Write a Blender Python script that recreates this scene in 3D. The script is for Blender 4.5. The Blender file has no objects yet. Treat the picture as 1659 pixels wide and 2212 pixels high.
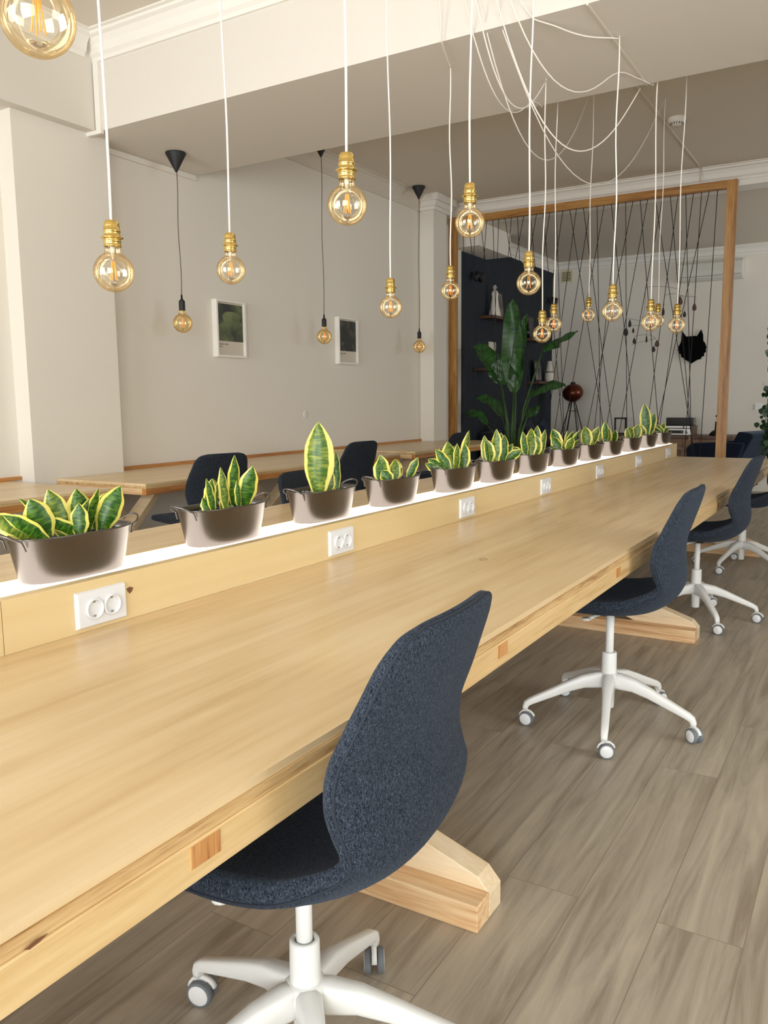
import bpy, math, random
from mathutils import Vector, Matrix
random.seed(7)
PI = math.pi
COL = bpy.context.scene.collection

# ------------------------------------------------------------------ materials
def new_mat(name):
    m = bpy.data.materials.new(name); m.use_nodes = True
    nt = m.node_tree; nt.nodes.clear()
    out = nt.nodes.new('ShaderNodeOutputMaterial')
    b = nt.nodes.new('ShaderNodeBsdfPrincipled')
    nt.links.new(b.outputs[0], out.inputs[0])
    return m, nt, b, out
def srgb(r, g, b):
    f = lambda c: (c/255/12.92) if c/255 <= .04045 else ((c/255+.055)/1.055)**2.4
    return (f(r), f(g), f(b), 1)
def plain(name, col, rough=.5, metal=0, bump=0, bscale=200, var=0, emit=None, es=0, coat=0, spec=None):
    m, nt, b, out = new_mat(name)
    b.inputs['Base Color'].default_value = col
    b.inputs['Roughness'].default_value = rough
    b.inputs['Metallic'].default_value = metal
    if coat: b.inputs['Coat Weight'].default_value = coat
    if spec is not None: b.inputs['Specular IOR Level'].default_value = spec
    if emit: b.inputs['Emission Color'].default_value = emit; b.inputs['Emission Strength'].default_value = es
    tc = nt.nodes.new('ShaderNodeTexCoord')
    if var:
        n = nt.nodes.new('ShaderNodeTexNoise'); n.inputs['Scale'].default_value = 6; n.inputs['Detail'].default_value = 4
        nt.links.new(tc.outputs['Object'], n.inputs['Vector'])
        mx = nt.nodes.new('ShaderNodeMixRGB'); mx.blend_type = 'MULTIPLY'
        mx.inputs[1].default_value = col
        r = nt.nodes.new('ShaderNodeValToRGB')
        r.color_ramp.elements[0].color = (1-var, 1-var, 1-var, 1); r.color_ramp.elements[1].color = (1, 1, 1, 1)
        nt.links.new(n.outputs['Fac'], r.inputs[0]); nt.links.new(r.outputs[0], mx.inputs[2]); mx.inputs[0].default_value = 1
        nt.links.new(mx.outputs[0], b.inputs['Base Color'])
    if bump:
        n = nt.nodes.new('ShaderNodeTexNoise'); n.inputs['Scale'].default_value = bscale; n.inputs['Detail'].default_value = 3
        nt.links.new(tc.outputs['Object'], n.inputs['Vector'])
        bp = nt.nodes.new('ShaderNodeBump'); bp.inputs['Strength'].default_value = bump; bp.inputs['Distance'].default_value = .004
        nt.links.new(n.outputs['Fac'], bp.inputs['Height']); nt.links.new(bp.outputs[0], b.inputs['Normal'])
    return m
def wood(name, cols, axis='Y', rough=.4, scale=1., streak=1., knots=False, wav=.35, coat=0, spec=.5):
    """grain runs along axis; cols = dark, mid, light"""
    m, nt, b, out = new_mat(name)
    N, L = nt.nodes, nt.links
    tc = N.new('ShaderNodeTexCoord'); mp = N.new('ShaderNodeMapping')
    s = {'X': (.55, 9, 9), 'Y': (9, .55, 9), 'Z': (9, 9, .55)}[axis]
    mp.inputs['Scale'].default_value = tuple(v*scale for v in s)
    L.new(tc.outputs['Object'], mp.inputs['Vector'])
    n1 = N.new('ShaderNodeTexNoise'); n1.inputs['Scale'].default_value = 1.3; n1.inputs['Detail'].default_value = 5
    n1.inputs['Distortion'].default_value = wav
    L.new(mp.outputs[0], n1.inputs['Vector'])
    mp2 = N.new('ShaderNodeMapping'); mp2.inputs['Scale'].default_value = tuple(v*scale*6*streak for v in s)
    L.new(tc.outputs['Object'], mp2.inputs['Vector'])
    n2 = N.new('ShaderNodeTexNoise'); n2.inputs['Scale'].default_value = 1.5; n2.inputs['Detail'].default_value = 6
    L.new(mp2.outputs[0], n2.inputs['Vector'])
    ad = N.new('ShaderNodeMixRGB'); ad.blend_type = 'MIX'; ad.inputs[0].default_value = .38
    L.new(n1.outputs['Fac'], ad.inputs[1]); L.new(n2.outputs['Fac'], ad.inputs[2])
    r = N.new('ShaderNodeValToRGB'); e = r.color_ramp.elements
    e[0].position = .37; e[0].color = cols[0]; e[1].position = .62; e[1].color = cols[2]
    k = e.new(.47); k.color = cols[1]
    L.new(ad.outputs[0], r.inputs[0])
    last = r.outputs[0]
    if knots:
        v = N.new('ShaderNodeTexVoronoi'); v.inputs['Scale'].default_value = 1
        mp3 = N.new('ShaderNodeMapping'); mp3.inputs['Scale'].default_value = {'X': (2.2, 9, 9), 'Y': (9, 2.2, 9), 'Z': (9, 9, 2.2)}[axis]
        L.new(tc.outputs['Object'], mp3.inputs['Vector']); L.new(mp3.outputs[0], v.inputs['Vector'])
        kr = N.new('ShaderNodeValToRGB'); kr.color_ramp.elements[0].position = .03; kr.color_ramp.elements[0].color = srgb(120, 70, 35)
        kr.color_ramp.elements[1].position = .11; kr.color_ramp.elements[1].color = (1, 1, 1, 1)
        L.new(v.outputs['Distance'], kr.inputs[0])
        mk = N.new('ShaderNodeMixRGB'); mk.blend_type = 'MULTIPLY'; mk.inputs[0].default_value = .8
        L.new(last, mk.inputs[1]); L.new(kr.outputs[0], mk.inputs[2]); last = mk.outputs[0]
    L.new(last, b.inputs['Base Color'])
    b.inputs['Roughness'].default_value = rough
    b.inputs['Specular IOR Level'].default_value = spec
    if coat: b.inputs['Coat Weight'].default_value = coat; b.inputs['Coat Roughness'].default_value = .25
    bp = N.new('ShaderNodeBump'); bp.inputs['Strength'].default_value = .08; bp.inputs['Distance'].default_value = .002
    L.new(n2.outputs['Fac'], bp.inputs['Height']); L.new(bp.outputs[0], b.inputs['Normal'])
    return m
def floor_mat():
    m, nt, b, out = new_mat('oak laminate floor')
    N, L = nt.nodes, nt.links
    tc = N.new('ShaderNodeTexCoord')
    mp = N.new('ShaderNodeMapping'); mp.inputs['Rotation'].default_value = (0, 0, PI/2)
    L.new(tc.outputs['Object'], mp.inputs['Vector'])
    br = N.new('ShaderNodeTexBrick'); br.inputs['Scale'].default_value = 1
    br.inputs['Brick Width'].default_value = 1.38; br.inputs['Row Height'].default_value = .192
    br.inputs['Mortar Size'].default_value = .0012; br.inputs['Mortar Smooth'].default_value = .2
    br.offset = .37; br.inputs['Color1'].default_value = (0, 0, 0, 1); br.inputs['Color2'].default_value = (1, 1, 1, 1)
    br.inputs['Mortar'].default_value = (.5, .5, .5, 1)
    L.new(mp.outputs[0], br.inputs['Vector'])
    # per plank random offset of the grain
    sc = N.new('ShaderNodeVectorMath'); sc.operation = 'SCALE'; sc.inputs['Scale'].default_value = 7
    L.new(br.outputs['Color'], sc.inputs[0])
    m2 = N.new('ShaderNodeMapping'); m2.inputs['Scale'].default_value = (22, 1.5, 1)
    L.new(tc.outputs['Object'], m2.inputs['Vector'])
    ad = N.new('ShaderNodeVectorMath'); ad.operation = 'ADD'
    L.new(m2.outputs[0], ad.inputs[0]); L.new(sc.outputs[0], ad.inputs[1])
    n = N.new('ShaderNodeTexNoise'); n.inputs['Scale'].default_value = 1.; n.inputs['Detail'].default_value = 9; n.inputs['Roughness'].default_value = .62; n.inputs['Distortion'].default_value = .7
    L.new(ad.outputs[0], n.inputs['Vector'])
    r = N.new('ShaderNodeValToRGB'); e = r.color_ramp.elements
    e[0].position = .3; e[0].color = srgb(134, 121, 104); e[1].position = .72; e[1].color = srgb(188, 176, 156)
    k = e.new(.48); k.color = srgb(163, 152, 135)
    L.new(n.outputs['Fac'], r.inputs[0])
    mx = N.new('ShaderNodeMixRGB'); mx.blend_type = 'MULTIPLY'
    rr = N.new('ShaderNodeValToRGB'); rr.color_ramp.elements[0].color = (.95, .95, .95, 1); rr.color_ramp.elements[1].color = (1, 1, 1, 1)
    L.new(br.outputs['Color'], rr.inputs[0]); L.new(r.outputs[0], mx.inputs[1]); L.new(rr.outputs[0], mx.inputs[2]); mx.inputs[0].default_value = 1
    mm = N.new('ShaderNodeMixRGB'); L.new(br.outputs['Fac'], mm.inputs[0]); L.new(mx.outputs[0], mm.inputs[1]); mm.inputs[2].default_value = srgb(132, 117, 99)
    L.new(mm.outputs[0], b.inputs['Base Color'])
    b.inputs['Roughness'].default_value = .42
    bp = N.new('ShaderNodeBump'); bp.inputs['Strength'].default_value = .12; bp.inputs['Distance'].default_value = .002
    L.new(n.outputs['Fac'], bp.inputs['Height']); L.new(bp.outputs[0], b.inputs['Normal'])
    return m
def fabric(name, c0, c1, sc=420, lo=.38, hi=.66, sheen=.15):
    m, nt, b, out = new_mat(name); N, L = nt.nodes, nt.links
    tc = N.new('ShaderNodeTexCoord')
    mp = N.new('ShaderNodeMapping'); mp.inputs['Scale'].default_value = (1, 1, .42)
    L.new(tc.outputs['Object'], mp.inputs['Vector'])
    n = N.new('ShaderNodeTexNoise'); n.inputs['Scale'].default_value = sc; n.inputs['Detail'].default_value = 2; n.inputs['Distortion'].default_value = 1.5
    L.new(mp.outputs[0], n.inputs['Vector'])
    r = N.new('ShaderNodeValToRGB'); r.color_ramp.elements[0].position = lo; r.color_ramp.elements[0].color = c0
    r.color_ramp.elements[1].position = hi; r.color_ramp.elements[1].color = c1
    L.new(n.outputs['Fac'], r.inputs[0]); L.new(r.outputs[0], b.inputs['Base Color'])
    b.inputs['Roughness'].default_value = .95; b.inputs['Specular IOR Level'].default_value = .15
    b.inputs['Sheen Weight'].default_value = sheen; b.inputs['Sheen Tint'].default_value = (.6, .75, 1, 1)
    bp = N.new('ShaderNodeBump'); bp.inputs['Strength'].default_value = .35; bp.inputs['Distance'].default_value = .0015
    L.new(n.outputs['Fac'], bp.inputs['Height']); L.new(bp.outputs[0], b.inputs['Normal'])
    return m
def snake_mat(name='variegated leaf', g0=srgb(26, 74, 14), g1=srgb(104, 142, 34), mar=srgb(232, 220, 104), band=.55):
    m, nt, b, out = new_mat(name); N, L = nt.nodes, nt.links
    uv = N.new('ShaderNodeUVMap'); sp = N.new('ShaderNodeSeparateXYZ'); L.new(uv.outputs[0], sp.inputs[0])
    # |u-.5|*2
    s = N.new('ShaderNodeMath'); s.operation = 'SUBTRACT'; L.new(sp.outputs[0], s.inputs[0]); s.inputs[1].default_value = .5
    a = N.new('ShaderNodeMath'); a.operation = 'ABSOLUTE'; L.new(s.outputs[0], a.inputs[0])
    tc = N.new('ShaderNodeTexCoord')
    n = N.new('ShaderNodeTexNoise'); n.inputs['Scale'].default_value = 30; n.inputs['Detail'].default_value = 2
    L.new(tc.outputs['Object'], n.inputs['Vector'])
    ns = N.new('ShaderNodeMath'); ns.operation = 'MULTIPLY_ADD'; L.new(n.outputs['Fac'], ns.inputs[0]); ns.inputs[1].default_value = .12; ns.inputs[2].default_value = -.06
    d = N.new('ShaderNodeMath'); d.operation = 'ADD'; L.new(a.outputs[0], d.inputs[0]); L.new(ns.outputs[0], d.inputs[1])
    # bands across the leaf
    mp = N.new('ShaderNodeMapping'); mp.inputs['Scale'].default_value = (2.2, 22, 1); L.new(uv.outputs[0], mp.inputs['Vector'])
    nb = N.new('ShaderNodeTexNoise'); nb.inputs['Scale'].default_value = 1; nb.inputs['Detail'].default_value = 3; nb.inputs['Distortion'].default_value = .6
    L.new(mp.outputs[0], nb.inputs['Vector'])
    rb = N.new('ShaderNodeValToRGB'); rb.color_ramp.elements[0].position = .4; rb.color_ramp.elements[0].color = g0
    rb.color_ramp.elements[1].position = .72; rb.color_ramp.elements[1].color = g1
    L.new(nb.outputs['Fac'], rb.inputs[0])
    rm = N.new('ShaderNodeValToRGB'); rm.color_ramp.elements[0].position = .34; rm.color_ramp.elements[0].color = (0, 0, 0, 1)
    rm.color_ramp.elements[1].position = .365; rm.color_ramp.elements[1].color = (1, 1, 1, 1)
    L.new(d.outputs[0], rm.inputs[0])
    mx = N.new('ShaderNodeMixRGB'); L.new(rm.outputs[0], mx.inputs[0]); L.new(rb.outputs[0], mx.inputs[1]); mx.inputs[2].default_value = mar
    L.new(mx.outputs[0], b.inputs['Base Color']); b.inputs['Roughness'].default_value = .38
    tr = N.new('ShaderNodeBsdfTranslucent'); L.new(mx.outputs[0], tr.inputs[0])
    ms = N.new('ShaderNodeMixShader'); ms.inputs[0].default_value = .22
    L.new(b.outputs[0], ms.inputs[1]); L.new(tr.outputs[0], ms.inputs[2]); L.new(ms.outputs[0], out.inputs[0])
    return m
def green_leaf(name, c0, c1):
    m, nt, b, out = new_mat(name); N, L = nt.nodes, nt.links
    uv = N.new('ShaderNodeUVMap')
    mp = N.new('ShaderNodeMapping'); mp.inputs['Scale'].default_value = (1.5, 26, 1); L.new(uv.outputs[0], mp.inputs['Vector'])
    n = N.new('ShaderNodeTexNoise'); n.inputs['Scale'].default_value = 1; n.inputs['Detail'].default_value = 2; L.new(mp.outputs[0], n.inputs['Vector'])
    r = N.new('ShaderNodeValToRGB'); r.color_ramp.elements[0].position = .35; r.color_ramp.elements[0].color = c0
    r.color_ramp.elements[1].position = .65; r.color_ramp.elements[1].color = c1
    L.new(n.outputs['Fac'], r.inputs[0]); L.new(r.outputs[0], b.inputs['Base Color']); b.inputs['Roughness'].default_value = .35
    return m
def bulb_glass(name, tint, edge):
    m, nt, b, out = new_mat(name); N, L = nt.nodes, nt.links
    nt.nodes.remove(b)
    lw = N.new('ShaderNodeLayerWeight'); lw.inputs['Blend'].default_value = .5
    r = N.new('ShaderNodeValToRGB'); r.color_ramp.elements[0].position = .15; r.color_ramp.elements[0].color = tint
    r.color_ramp.elements[1].position = .95; r.color_ramp.elements[1].color = edge
    L.new(lw.outputs['Facing'], r.inputs[0])
    tr = N.new('ShaderNodeBsdfTransparent'); L.new(r.outputs[0], tr.inputs[0])
    gl = N.new('ShaderNodeBsdfGlossy'); gl.inputs['Roughness'].default_value = .015; gl.inputs['Color'].default_value = (1, .93, .78, 1)
    fr = N.new('ShaderNodeFresnel'); fr.inputs['IOR'].default_value = 1.75
    mm = N.new('ShaderNodeMath'); mm.operation = 'MULTIPLY_ADD'; L.new(fr.outputs[0], mm.inputs[0]); mm.inputs[1].default_value = .5; mm.inputs[2].default_value = .03
    mx = N.new('ShaderNodeMixShader'); L.new(mm.outputs[0], mx.inputs[0]); L.new(tr.outputs[0], mx.inputs[1]); L.new(gl.outputs[0], mx.inputs[2])
    L.new(mx.outputs[0], out.inputs[0])
    return m
def print_mat(name, ca, cb, cc, scale):
    m, nt, b, out = new_mat(name); N, L = nt.nodes, nt.links
    tc = N.new('ShaderNodeTexCoord')
    v = N.new('ShaderNodeTexVoronoi'); v.inputs['Scale'].default_value = scale; v.feature = 'SMOOTH_F1'
    n = N.new('ShaderNodeTexNoise'); n.inputs['Scale'].default_value = 14; n.inputs['Detail'].default_value = 5
    L.new(tc.outputs['Object'], n.inputs['Vector'])
    ad = N.new('ShaderNodeMixRGB'); ad.inputs[0].default_value = .12; L.new(tc.outputs['Object'], ad.inputs[1]); L.new(n.outputs['Color'], ad.inputs[2])
    L.new(ad.outputs[0], v.inputs['Vector'])
    r = N.new('ShaderNodeValToRGB'); e = r.color_ramp.elements
    e[0].position = .15; e[0].color = cc; e[1].position = .62; e[1].color = ca
    k = e.new(.4); k.color = cb
    L.new(v.outputs['Distance'], r.inputs[0])
    mx = N.new('ShaderNodeMixRGB'); mx.blend_type = 'MULTIPLY'; mx.inputs[0].default_value = .8
    L.new(r.outputs[0], mx.inputs[1]); L.new(n.outputs['Fac'], mx.inputs[2])
    L.new(mx.outputs[0], b.inputs['Base Color']); b.inputs['Roughness'].default_value = .3
    return m

M = {}
M['wall'] = plain('warm white plaster', srgb(226, 220, 209), .92, bump=.12, bscale=90)
M['ceil'] = plain('ceiling paint', srgb(214, 205, 191), .95, bump=.1, bscale=70)
M['beam'] = plain('beam paint', srgb(216, 210, 200), .9, bump=.08, bscale=70)
M['trimw'] = plain('white trim paint', srgb(232, 228, 220), .6)
M['navy'] = plain('navy wall paint', srgb(9, 24, 38), .8, bump=.08)
M['floor'] = floor_mat()
M['ply'] = wood('birch ply top', (srgb(204, 172, 124), srgb(216, 187, 141), srgb(226, 201, 160)), 'Y', .3, .55, .8, wav=1.6, spec=.55)
M['plyv'] = wood('birch ply board', (srgb(206, 178, 124), srgb(216, 190, 138), srgb(224, 200, 152)), 'Y', .42, .4, .6, wav=.8)
M['pine'] = wood('pine apron', (srgb(190, 152, 100), srgb(212, 177, 122), srgb(224, 193, 142)), 'Y', .42, 1.3, 1.2, wav=1.2)
M['pinedark'] = wood('stained pine', (srgb(150, 92, 42), srgb(183, 122, 62), srgb(200, 142, 80)), 'Y', .45, 1.1, 1.2, knots=True)
M['pinex'] = wood('pine beam crosswise', (srgb(200, 150, 100), srgb(222, 180, 132), srgb(234, 202, 158)), 'X', .5, 1.6, 1., wav=2.0)
M['pinepale'] = wood('pale pine', (srgb(214, 184, 142), srgb(228, 204, 166), srgb(236, 216, 182)), 'X', .5, 1.2, 1.)
M['layers'] = wood('ply edge layers', (srgb(150, 112, 68), srgb(196, 158, 106), srgb(214, 182, 130)), 'Y', .5, 2.6, 1.2, wav=.1)
M['endgrain'] = wood('end grain', (srgb(150, 90, 42), srgb(186, 128, 70), srgb(206, 152, 92)), 'Z', .6, 2.5, 1.5, wav=1.5)
M['frame'] = wood('amber stained frame', (srgb(126, 80, 32), srgb(164, 112, 50), srgb(190, 142, 78)), 'Z', .45, 1, 1., wav=1.2)
M['walnut'] = wood('dark walnut', (srgb(58, 36, 22), srgb(84, 54, 34), srgb(100, 66, 42)), 'X', .45, 1, 1)
M['walnutlt'] = wood('oiled walnut front', (srgb(96, 66, 42), srgb(122, 86, 56), srgb(140, 102, 70)), 'X', .45, 1.4, 1)
M['fabric'] = fabric('blue grey melange fabric', srgb(15, 21, 30), srgb(76, 84, 97), 520, .42, .72, .06)
M['fabricdk'] = fabric('dark melange fabric', srgb(14, 17, 22), srgb(58, 64, 72), 430, .4, .74, .05)
M['piping'] = plain('dark piping', srgb(30, 37, 48), .9)
M['white'] = plain('white powder coat', srgb(226, 225, 221), .42)
M['socket'] = plain('white socket plastic', srgb(222, 223, 225), .25)
M['tyre'] = plain('grey rubber tyre', srgb(104, 108, 112), .6)
M['disc'] = plain('pale wheel disc', srgb(222, 222, 220), .4)
M['planter'] = plain('bronze metal planter', srgb(102, 99, 98), .33, 1.0, bump=.03, bscale=400)
M['soil'] = plain('dark soil', srgb(30, 26, 24), .9, bump=.6, bscale=120)
M['pebble'] = plain('slate pebble', srgb(62, 66, 76), .35, var=.4)
M['pebblelt'] = plain('grey pebble', srgb(140, 142, 146), .5)
M['led'] = plain('led diffuser', (1, 1, 1, 1), .5, emit=(1, .86, .72, 1), es=5)
M['brass'] = plain('satin brass', srgb(222, 190, 112), .22, 1.0)
M['cord'] = plain('white textile cord', srgb(238, 230, 220), .8)
M['black'] = plain('matt black', srgb(22, 22, 24), .6)
M['blackgl'] = plain('gloss black', srgb(14, 14, 16), .15)
M['greycord'] = plain('grey cord', srgb(92, 86, 78), .8)
M['glassA'] = bulb_glass('amber bulb glass', (1, .98, .93, 1), (.90, .76, .52, 1))
M['glassB'] = bulb_glass('deep amber bulb glass', (.98, .90, .70, 1), (.82, .64, .38, 1))
M['stem'] = plain('clear glass stem', srgb(225, 214, 190), .1)
M['filament'] = plain('led filament', srgb(236, 150, 60), .5, emit=srgb(255, 140, 40), es=.9)
M['snake'] = snake_mat()
M['snakelight'] = snake_mat('pale variegated leaf', srgb(60, 96, 20), srgb(150, 160, 52), srgb(236, 224, 120))
M['bigleaf'] = green_leaf('bird of paradise leaf', srgb(28, 66, 24), srgb(54, 102, 42))
M['leafstem'] = plain('green leaf stalk', srgb(52, 84, 34), .45)
M['ivy'] = plain('dark ivy leaf', srgb(30, 62, 34), .45)
M['string'] = plain('black string', srgb(26, 24, 24), .8)
M['navyfab'] = fabric('navy upholstery', srgb(14, 20, 32), srgb(34, 44, 60), 260)
M['greyfab'] = fabric('charcoal upholstery', srgb(26, 28, 34), srgb(48, 50, 56), 260)
M['copper'] = plain('smoked copper', srgb(96, 44, 28), .3, .7)
M['silver'] = plain('brushed aluminium', srgb(206, 204, 198), .35, .4)
M['display'] = plain('dark display', srgb(22, 26, 36), .15)
M['brown'] = plain('brown teardrop', srgb(92, 62, 50), .6)
M['darkbrown'] = plain('dark teardrop', srgb(36, 28, 28), .6)
M['cream'] = plain('cream ceramic', srgb(222, 216, 200), .4)
M['paper'] = plain('print paper', srgb(204, 194, 178), .6)
M['print1'] = print_mat('green leaf print', srgb(20, 20, 14), srgb(70, 84, 40), srgb(128, 140, 84), 9)
M['print2'] = print_mat('dark foliage print', srgb(18, 17, 14), srgb(40, 38, 32), srgb(98, 92, 78), 14)
M['photo'] = print_mat('faded photo', srgb(60, 60, 66), srgb(120, 112, 110), srgb(190, 180, 170), 8)
M['ink'] = plain('black ink', srgb(30, 28, 26), .8)
M['acw'] = plain('air conditioner plastic', srgb(214, 212, 204), .35)
M['yellowed'] = plain('yellowed vent plastic', srgb(206, 196, 150), .5)
M['hole'] = plain('dark hole', srgb(40, 38, 36), .8)
M['steel'] = plain('contact steel', srgb(190, 186, 176), .25, 1)
M['glass'] = bulb_glass('window glass', (1, 1, 1, 1), (.9, .95, .93, 1))

# ------------------------------------------------------------------ mesh builder
class MB:
    def __init__(s): s.v = []; s.f = []; s.m = []; s.uv = {}; s.sm = []
    def add(s, vs, fs, mi=0, smooth=False, uvs=None):
        o = len(s.v); s.v += [tuple(p) for p in vs]
        for k, f in enumerate(fs):
            s.f.append([i+o for i in f]); s.m.append(mi); s.sm.append(smooth)
            if uvs: s.uv[len(s.f)-1] = [uvs[i] for i in f]
        return s
    def box(s, x0, x1, y0, y1, z0, z1, mi=0):
        x0, x1 = sorted((x0, x1)); y0, y1 = sorted((y0, y1)); z0, z1 = sorted((z0, z1))
        return s.add([(x, y, z) for z in (z0, z1) for y in (y0, y1) for x in (x0, x1)],
                     [(0, 2, 3, 1), (4, 5, 7, 6), (0, 1, 5, 4), (2, 6, 7, 3), (0, 4, 6, 2), (1, 3, 7, 5)], mi)
    def bar(s, a, b, w, h, up=(0, 0, 1), mi=0):
        a, b = Vector(a), Vector(b); d = (b-a).normalized(); u = Vector(up)
        r = d.cross(u).normalized(); u = r.cross(d).normalized()
        vs = [p+r*(i*w/2)+u*(j*h/2) for p in (a, b) for i, j in ((-1, -1), (1, -1), (1, 1), (-1, 1))]
        return s.add(vs, [(3, 2, 1, 0), (4, 5, 6, 7), (0, 1, 5, 4), (1, 2, 6, 5), (2, 3, 7, 6), (3, 0, 4, 7)], mi)
    def sweep(s, pts, secs, mi=0, smooth=True, cap=True, closed=False, up=(0, 0, 1)):
        """secs: list of lists of (a,b) 2D offsets in (right, up) frame"""
        P = [Vector(p) for p in pts]; n = len(secs[0]); vs = []; fs = []; prev = None
        for i, p in enumerate(P):
            if closed: d = (P[(i+1) % len(P)]-P[i-1])
            else: d = P[min(i+1, len(P)-1)]-P[max(i-1, 0)]
            d.normalize()
            u = Vector(up) if prev is None else prev
            if abs(d.dot(u)) > .98 and prev is None: u = Vector((1, 0, 0))
            r = d.cross(u).normalized(); u = r.cross(d).normalized(); prev = u
            for a, b in secs[i if len(secs) > 1 else 0]: vs.append(p+r*a+u*b)
        K = len(P)
        for i in range(K if closed else K-1):
            for j in range(n):
                a, b = i*n+j, i*n+(j+1) % n; c, d_ = ((i+1) % K)*n+(j+1) % n, ((i+1) % K)*n+j
                fs.append((a, b, c, d_))
        s.add(vs, fs, mi, smooth)
        if cap and not closed:
            o = len(s.v)-len(vs)
            s.f.append([o+j for j in range(n)][::-1]); s.m.append(mi); s.sm.append(False)
            s.f.append([o+(K-1)*n+j for j in range(n)]); s.m.append(mi); s.sm.append(False)
        return s
    def tube(s, pts, r, n=8, mi=0, closed=False, cap=True):
        rs = r if isinstance(r, (list, tuple)) else [r]*len(pts)
        secs = [[(q*math.cos(2*PI*k/n), q*math.sin(2*PI*k/n)) for k in range(n)] for q in rs]
        return s.sweep(pts, secs, mi, True, cap, closed)
    def lathe(s, prof, c=(0, 0, 0), n=24, mi=0, axis='Z', smooth=True):
        vs = []; fs = []
        for r, z in prof:
            for k in range(n):
                a = 2*PI*k/n; x, y = r*math.cos(a), r*math.sin(a)
                p = {'Z': (x, y, z), 'X': (z, x, y), 'Y': (y, z, x)}[axis]
                vs.append((p[0]+c[0], p[1]+c[1], p[2]+c[2]))
        for i in range(len(prof)-1):
            for k in range(n):
                fs.append((i*n+k, i*n+(k+1) % n, (i+1)*n+(k+1) % n, (i+1)*n+k))
        return s.add(vs, fs, mi, smooth)
    def prism(s, poly, z0, z1, mi=0, axis='Z'):
        T = {'Z': lambda a, b, c: (a, b, c), 'X': lambda a, b, c: (c, a, b), 'Y': lambda a, b, c: (a, c, b)}[axis]
        n = len(poly); vs = [T(a, b, z0) for a, b in poly]+[T(a, b, z1) for a, b in poly]
        fs = [tuple(range(n))[::-1], tuple(range(n, 2*n))]+[(i, (i+1) % n, n+(i+1) % n, n+i) for i in range(n)]
        return s.add(vs, fs, mi)
    def build(s, name, mats, parent=None, loc=(0, 0, 0), bevel=0, sub=0, rot=None, seg=2):
        me = bpy.data.meshes.new(name); me.from_pydata(s.v, [], s.f)
        mats = mats if isinstance(mats, (list, tuple)) else [mats]
        for m in mats: me.materials.append(M[m] if isinstance(m, str) else m)
        for i, p in enumerate(me.polygons): p.material_index = s.m[i]; p.use_smooth = s.sm[i]
        if s.uv:
            ul = me.uv_layers.new(name='UVMap')
            for i, p in enumerate(me.polygons):
                if i in s.uv:
                    for li, q in zip(p.loop_indices, s.uv[i]): ul.data[li].uv = q
        me.validate(); me.update()
        import bmesh
        bm = bmesh.new(); bm.from_mesh(me); bmesh.ops.recalc_face_normals(bm, faces=bm.faces[:]); bm.to_mesh(me); bm.free()
        return link(name, me, parent, loc, bevel, sub, rot, seg)
def link(name, me, parent=None, loc=(0, 0, 0), bevel=0, sub=0, rot=None, seg=2):
    o = bpy.data.objects.new(name, me); COL.objects.link(o); o.location = loc
    if rot: o.rotation_euler = rot
    if parent: o.parent = parent
    if bevel:
        b = o.modifiers.new('b', 'BEVEL'); b.width = bevel; b.segments = seg; b.limit_method = 'ANGLE'; b.harden_normals = False
    if sub:
        b = o.modifiers.new('s', 'SUBSURF'); b.levels = sub; b.render_levels = sub
    return o
def tag(o, label=None, cat=None, group=None, kind=None):
    if label: o['label'] = label
    if cat: o['category'] = cat
    if group: o['group'] = group
    if kind: o['kind'] = kind
    return o
def thing(name, label, cat, loc=(0, 0, 0), rz=0, group=None):
    o = bpy.data.objects.new(name, None); COL.objects.link(o); o.location = loc; o.rotation_euler = (0, 0, rz)
    o.empty_display_size = .05
    return tag(o, label, cat, group)
def struct(name, mb, m, bevel=0): return tag(mb.build(name, m, bevel=bevel), kind='structure')

# ------------------------------------------------------------------ camera
CAMZ = 1.25
yaw, pitch, roll = .54269765, -.13497666, -.01018941
f = Vector((-math.sin(yaw)*math.cos(pitch), math.cos(yaw)*math.cos(pitch), math.sin(pitch)))
r0 = Vector((math.cos(yaw), math.sin(yaw), 0)); u0 = r0.cross(f)
r = r0*math.cos(roll)+u0*math.sin(roll); u = -r0*math.sin(roll)+u0*math.cos(roll)
cd = bpy.data.cameras.new('camera'); cam = bpy.data.objects.new('camera', cd); COL.objects.link(cam)
cam.matrix_world = Matrix(((r.x, u.x, -f.x, 0), (r.y, u.y, -f.y, 0), (r.z, u.z, -f.z, CAMZ), (0, 0, 0, 1)))
cd.sensor_fit = 'VERTICAL'; cd.sensor_height = 36; cd.lens = 36*1765.52/2212; cd.clip_start = .05; cd.clip_end = 200
bpy.context.scene.camera = cam

# ------------------------------------------------------------------ room shell
XL, XR = -5.1, 3.4
YB, YF = -2.6, 14.35            # behind camera / far wall of lounge
ZC = 3.78; ZB = 3.16            # ceiling, beam underside
Z2 = 3.62
struct('floor', MB().box(XL-.2, XR+.2, YB-.2, YF+.2, -.1, 0), 'floor')
struct('ceiling', MB().box(XL-.2, XR+.2, YB-.2, 10.1, ZC, ZC+.1).box(XL-.2, XR+.2, 10.1, YF+.2, Z2, ZC+.1), 'ceil')
w = MB().box(XL-.15, XL, YB-.15, 10.1, 0, ZC)
struct('wall_left', w, 'wall')
struct('wall_lounge_left', MB().box(XL-.15, XL, 10.6, YF+.15, 0, Z2), 'navy')
struct('wall_lounge_return', MB().box(XL-.15, XL+.002, 10.1, 10.6, 0, Z2), 'wall')
struct('wall_far', MB().box(XL-.15, XR+.15, YF, YF+.15, 0, Z2), 'wall')
RW = [(1.2, 3.9, .9, 2.9), (11.0, 13.4, .9, 2.9)]      # side windows, outside the picture on the right
b = MB(); ys = [YB-.15, 1.2, 3.9, 11.0, 13.4, YF+.15]
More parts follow.
